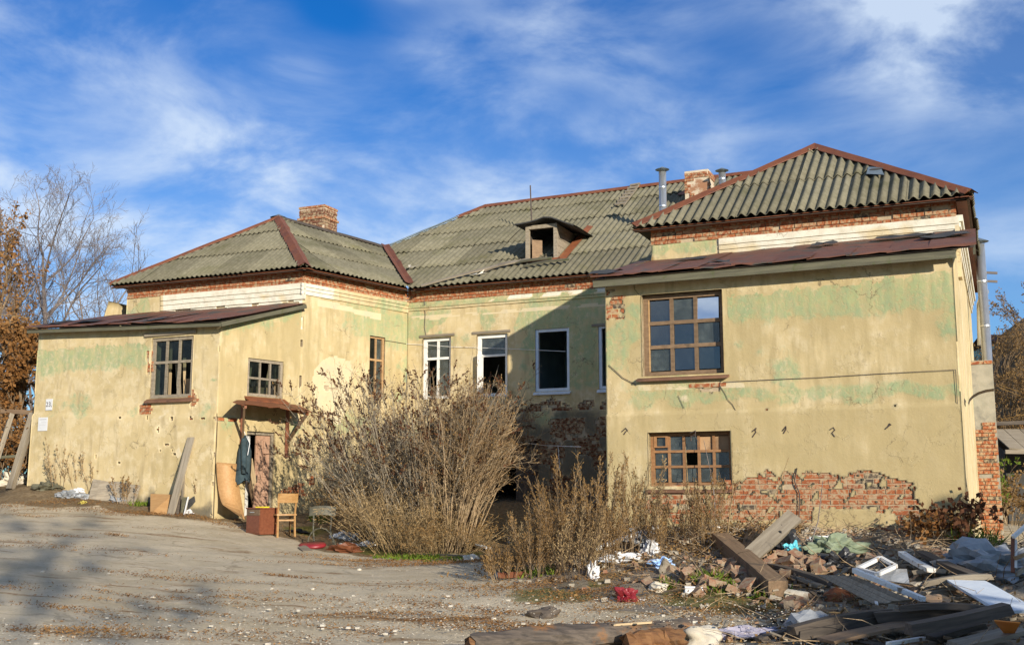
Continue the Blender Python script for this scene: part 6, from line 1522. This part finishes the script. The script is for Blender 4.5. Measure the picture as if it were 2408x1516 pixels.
for k, (x0, y0, x1, y1, w_, h_, m_, l0, l1, lab) in enumerate((
 (1790, 1325, 1955, 1372, .12, .05, M_WDRK, .10, .10, 'dark plank running under the plank panel'), (1800, 1335, 1930, 1378, .08, .04, M_WGREY, .06, .06, 'grey lath below the dark plank'),
 (1820, 1282, 1990, 1262, .20, .03, M_WGREY, .10, .22, 'long grey board along the wall foot'), (1960, 1275, 2070, 1262, .16, .03, M_WBRN, .12, .2, 'brown board bowed over the heap'),
 (2120, 1300, 2190, 1340, .10, .05, M_WHITE, .25, .20, 'white rail standing out of the heap at the right'), (2165, 1298, 2290, 1352, .14, .05, M_WDRK, .30, .22, 'dark plank sloping beside the white rail'),
 (2150, 1345, 2230, 1342, .16, .05, M_WGREY, .15, .18, 'short grey plank end under the dark plank'), (2175, 1372, 2330, 1355, .18, .06, M_WGREY, .20, .25, 'broad grey plank lying in the shade at the right'),
 (2170, 1395, 2240, 1378, .12, .05, M_WGREY, .12, .14, 'short grey plank below the broad shaded one'), (2265, 1362, 2400, 1438, .40, .03, M_WBLUE, .22, .16, 'wide pale board sloping out of the right edge'),
 (1860, 1470, 2080, 1446, .12, .04, M_WGREY, .10, .12, 'narrow board among the dark beams at the lower right'), (1870, 1495, 2120, 1448, .16, .10, M_WDRK, .10, .16, 'black beam crossing the lower right corner'),
 (1860, 1482, 2090, 1440, .12, .08, M_WDRK, .16, .20, 'second black beam behind the first one'), (1940, 1506, 2200, 1456, .30, .03, M_WBRN, .12, .16, 'wide brown board on the black beams'),
 (2060, 1450, 2290, 1432, .14, .10, M_WDRK, .20, .26, 'black beam lying level at the right'), (2140, 1478, 2370, 1430, .16, .10, M_WDRK, .22, .30, 'long black beam leaving at the right'),
 (2120, 1430, 2330, 1432, .10, .06, M_WDRK, .30, .28, 'thin black beam uppermost at the right'), (1780, 1505, 1900, 1480, .10, .05, M_WDRK, .06, .06, 'dark board stub near the bottom edge'),
 (2090, 1512, 2170, 1500, .05, .03, M_WHITE, .12, .06, 'white sash bar at the bottom edge'), (2050, 1380, 2062, 1420, .03, .02, M_WHITE, .02, .2, 'white splinter upright under the panel'), (2250, 1516, 2400, 1478, .3, .04, M_WGREY, .14, .2, 'grey board in the bottom right corner'), (2190, 1500, 2300, 1470, .2, .05, M_WDRK, .1, .14, 'dark board below the orange triangle'))):
    gb('rubble_plank', lab, 'plank', x0, y0, x1, y1, w_, h_, m_, l0, l1, 'planks in the rubble', rag=.025, bow=R.uniform(-.02, .03))
slab('orange_sheet', [G(2338, 1456, .34), G(2400, 1462, .34), G(2378, 1500, .12), G(2372, 1500, .12)], .01, mat('orange_sheet_paint', (.55, .17, .02), (.62, .22, .03), 4, .5, .2), 'bright orange sheet standing on its point at the lower right', 'sheet')
stone('plastic_sack', 'big grey plastic sack slumped at the right', 2325, 1352, .42, M_BAGG, (1.5, .8, .55), .05, 'sack', n=3); stone('plastic_sack', 'smaller grey sack behind the big one', 2270, 1335, .26, M_BAGG, (1.4, .8, .5), .08, 'sack', n=3)
slab('grey_sheet', [G(2068, 1362, .2), G(2138, 1368, .2), G(2132, 1335, .28), G(2076, 1338, .28)], .01, M_BAGG, 'crumpled grey sheet behind the plank panel', 'sheet', sub=5, wav=.05)
slab('torn_lino', [G(2170, 1410, .1), G(2235, 1425, .1), G(2232, 1398, .15), G(2178, 1390, .15)], .01, M_CARD, 'torn brown card in the shade at the right', 'card', sub=4, wav=.06)
bag('bright cyan bag on the brick heap', 1866, 1306, .13, M_CYAN, (1., .7, .9), .06); bag('black bag behind the cyan bag', 1842, 1288, .20, M_DKBAG, (.9, .8, 1.1), .08); bag('black bag among the bricks', 1975, 1330, .18, M_DKBAG, (1.2, .8, .8), .04); bag('white paper below the cyan bag', 1890, 1330, .12, M_PLAST, (1.6, .8, .3), .03)
bag('grey-green cloth folds on the heap', 1960, 1302, .28, mat('green_cloth', (.13, .16, .10), (.20, .23, .15), 6, .95, .5), (1.2, .7, .6), .06); bag('white scrap at the top of the heap', 1930, 1270, .10, M_PLAST, (1.4, .6, .4), .12)
stone('tin_can', 'rusty drum end lying before the plank panel', 2000 - 28, 1412, .13, M_ORANGE, (1.3, .9, .8), cat='drum'); clump('straw_tuft', 'pale straw tuft beside the rusty drum end', G(2000, 1412), 777, 120, .16, L_STRAW, 1.2, .14, .01)
b_ = MB(); b_.tube([G(1845, 1392, .06), G(1900, 1402, .06)], .05, .055, 10, True); tag(b_.build('pale_pipe', M_STONE, None, True), 'short pale pipe lying at the end of the thick beam', 'pipe')
# log and rocks at the bottom edge
lg = thing('charred_log', G(1380, 1516), 'charred rotting log with rusty brown breaks along the bottom edge', 'log')
M_CHAR = wood('charred_wood', (.045, .036, .028), (.13, .10, .075), c=(.24, .11, .035)); M_ROT = wood('rotten_wood', (.20, .095, .032), (.13, .055, .02), c=(.06, .045, .03))
def logseg(name, x0, y0, x1, y1, r, m_, par, n=9):
    a, b = G(x0, y0, r), G(x1, y1, r); vs = []
    x = nz(b - a); y = nz(np.cross(UP, x)); z = np.cross(x, y)
    for i in range(n + 1):
        c_ = a + (b - a) * i / n
        for k in range(14):
            an = k / 14 * 6.2832; rr_ = r * (1 + .30 * noise.noise(Vector((i * .45, k * .5, x0 * .1))) + .22 * noise.noise(Vector((i * .9, k * 1.7, x0 * .3))))
            vs.append(c_ + y * math.cos(an) * rr_ + z * math.sin(an) * rr_ * .9 + x * (R.uniform(-.06, .06) if i in (0, n) else 0))
    mk(name, vs, [(i*14 + k, i*14 + (k+1) % 14, i*14 + 14 + (k+1) % 14, i*14 + 14 + k) for i in range(n) for k in range(14)] + [tuple(range(13, -1, -1)), tuple(n*14 + k for k in range(14))], m_, par)
logseg('trunk', 1110, 1516, 1640, 1478, .13, M_CHAR, lg, 16); logseg('broken_piece', 1105, 1520, 1320, 1506, .12, M_ROT, lg); logseg('broken_piece', 1480, 1512, 1560, 1502, .12, M_ROT, lg); logseg('broken_piece', 1540, 1508, 1600, 1498, .10, M_ROT, lg)
gb('pale_lath', 'fresh pale lath lying on the charred log', 'lath', 1440, 1468, 1530, 1462, .05, .02, M_WPALE, .26, .26)
stone('plaster_rock', 'cream plaster rock before the log at the bottom edge', 1322, 1514, .115, M_STONE, (1.2, .9, .75), .02, n=3, amp=.25); stone('plaster_rock', 'larger cream plaster rock right of the log', 1645, 1510, .17, M_STONE, (1.3, .9, .75), .03, n=3, amp=.35)
stone('concrete_block', 'grey concrete block in the shade at the bottom', 1905, 1492, .20, M_BAGG, (1.1, .9, .9), .04, n=2); stone('concrete_block', 'pale lavender rag heap at the bottom edge', 1760, 1500, .2, mat('lavender_rag', (.35, .33, .42), (.45, .42, .5), 5, .9, .5), (1.6, .9, .4), .0, 'rag', n=3)
for k, (x0, y0, x1, y1) in enumerate(((1830, 1448, 1960, 1460), (1920, 1465, 1975, 1440), (1975, 1440, 2000, 1445))):
    b_ = MB(); a, b = G(x0, y0, .05), G(x1, y1, .08); b_.tube([a, (a + b) / 2 + UP * .06, b], .014, .010, 5); tag(b_.build('dry_stick', L_STRAW), ['long curved dry stick lying before the black beams', 'dry stick crossing the long curved one', 'short dry stick tip beside the crossed sticks'][k], 'stick')
# right background: bed frame, shed, green house
bf = thing('metal_frame', G(2390, 1340), 'bent rusty and white metal bed frame at the right edge', 'frame')
Yb = 13.2
for a, b, m_ in (((2382, 1345), (2382, 1262), M_RUST), ((2382, 1262), (2425, 1225), M_WHITE), ((2387, 1335), (2387, 1268), M_WHITE), ((2386, 1312), (2425, 1298), M_OCHRE), ((2390, 1350), (2425, 1325), M_WGREY)): board('rail', at(*a, Yb), at(*b, Yb + .1), .04, .04, m_, bf)
sh = thing('ruined_shed', gp(2440, 29), 'ruined dark shed with a sagging grey board roof behind the pillar', 'shed')
Ys = 29.; zr = at(2365, 1060, Ys)[2]
x0s = at(2362, 1060, Ys)[0]
def sq(pts, m_, name): mk(name, pts, [(0, 1, 2, 3)], m_, sh)
gzs = gh(x0s, Ys) - .3
for k in range(6):
    xa = x0s + k * .42; slab('roof_board', [(xa, Ys - .3, zr + .05 + R.uniform(-.03, .03)), (xa + .40, Ys - .3, zr + .04), (xa + .40, Ys + .9, zr + .62), (xa, Ys + .9, zr + .62)], .03, M_WGREY, parent=sh)
board('eaves_beam', (x0s - .1, Ys - .25, zr - .03), (x0s + 2.6, Ys - .25, zr - .05), .08, .1, M_WGREY, sh)
board('upper_beam', (x0s - .1, Ys + .9, zr + .75), (x0s + 2.6, Ys + .9, zr + .85), .12, .10, M_WDRK, sh)
sq([(x0s, Ys + 1.2, gzs), (x0s + 3, Ys + 1.2, gzs), (x0s + 3, Ys + 1.2, zr + .6), (x0s, Ys + 1.2, zr + .6)], M_DARK, 'back_wall'); sq([(x0s, Ys, gzs), (x0s, Ys + 1.2, gzs), (x0s, Ys + 1.2, zr + .5), (x0s, Ys, zr)], M_WDRK, 'side_wall')
hs_ = at(2350, 850, 66.); hz = hs_[2]; zt = at(2350, 806, 66.)[2]; zr2 = at(2385, 775, 66.)[2]
gh_ = thing('green_house', (hs_[0] + 2, 66, hz), 'small pale green house with a dark red roof far up the slope', 'house')
M_GH = mat('pale_green_boards', (.32, .50, .40), (.40, .58, .48), 3, .8, .2)
hx = hs_[0]; mb = MB(); mb.box8([(x, y, z) for x in (hx, hx + 4.2) for y in (66, 70) for z in (hz - 3, zt)]); mb.build('wall', M_GH, gh_)
mb = MB(); mb.add([(hx - .2, 65.7, zt - .05), (hx + 4.4, 65.7, zt - .05), (hx + 4.4, 68, zr2), (hx - .2, 68, zr2), (hx + 4.4, 70.3, zt), (hx - .2, 70.3, zt)], [(0,1,2,3), (3,2,4,5)]); mb.build('roof', mat('dark_red_roof', (.06, .025, .02), (.09, .035, .028), 3, .8, .2), gh_)
mb = MB(); mb.add([(hx + 2.5, 65.6, zt - .1), (hx + 4.4, 65.6, zt - .1), (hx + 3.6, 65.6, zr2 + .5)], [(0, 1, 2)]); mb.build('gable', M_WHITE, gh_)
# clothes line and power lines
ln = MB(); a, b = WM.P(*WM.px(1215, 1038, .5), .5), at(1366, 1050, 18.9); ln.tube([a, (a + b) / 2 - UP * .03, b], .007, .007, 4); ln.tube([at(1312, 1046, 21), at(1316, 1100, 21)], .006, .006, 4); tag(ln.build('clothes_line', M_PLAST), 'white clothes line strung across the shaded corner', 'line')
for k, (p0, p1) in enumerate((((2352, 905), (2440, 935)), ((2350, 910), (2440, 948)), ((2356, 985), (2440, 968)))):
    ln = MB(); ln.tube([at(*p0, 26), at(*p1, 25)], .010, .010, 4); tag(ln.build('overhead_wire', M_STRAWW if False else L_STRAW), ['upper pale wire running right from the flue pillar', 'lower pale wire running right from the flue pillar', 'slanting pale wire above the ruined shed'][k], 'wire')
ln = MB(); ln.tube([at(-20, 737, 27), at(75, 748, 26.5)], .010, .010, 4); tag(ln.build('overhead_wire', L_STRAW), 'pale wire meeting the left extension roof', 'wire')
# tall thin twigs before the low window
for k, (x0, y0, x1, y1) in enumerate(((1610, 1255, 1612, 1050), (1685, 1230, 1655, 1035), (1708, 1255, 1722, 1040), (1640, 1205, 1745, 1105), (1760, 1270, 1855, 1075), (1895, 1300, 1935, 1130))):
    b_ = MB(); a = G(x0, y0 + 20); Y_ = max(a[1], 15.5); b = at(x1, y1, Y_ + .4); b_.tube([a, a * .5 + b * .5 + np.array([.05, 0, 0]), b], .010, .004, 4); tag(b_.build('dry_stalk', L_GREY if k % 2 else L_STRAW), ['straight pale stalk before the left of the low window', 'pale stalk leaning across the low window', 'tall grey stalk at the right of the low window', 'slanting stalk at the sill of the low window', 'long stalk leaning over the bare brick', 'thin bent stalk before the bare brick'][k], 'stalk')
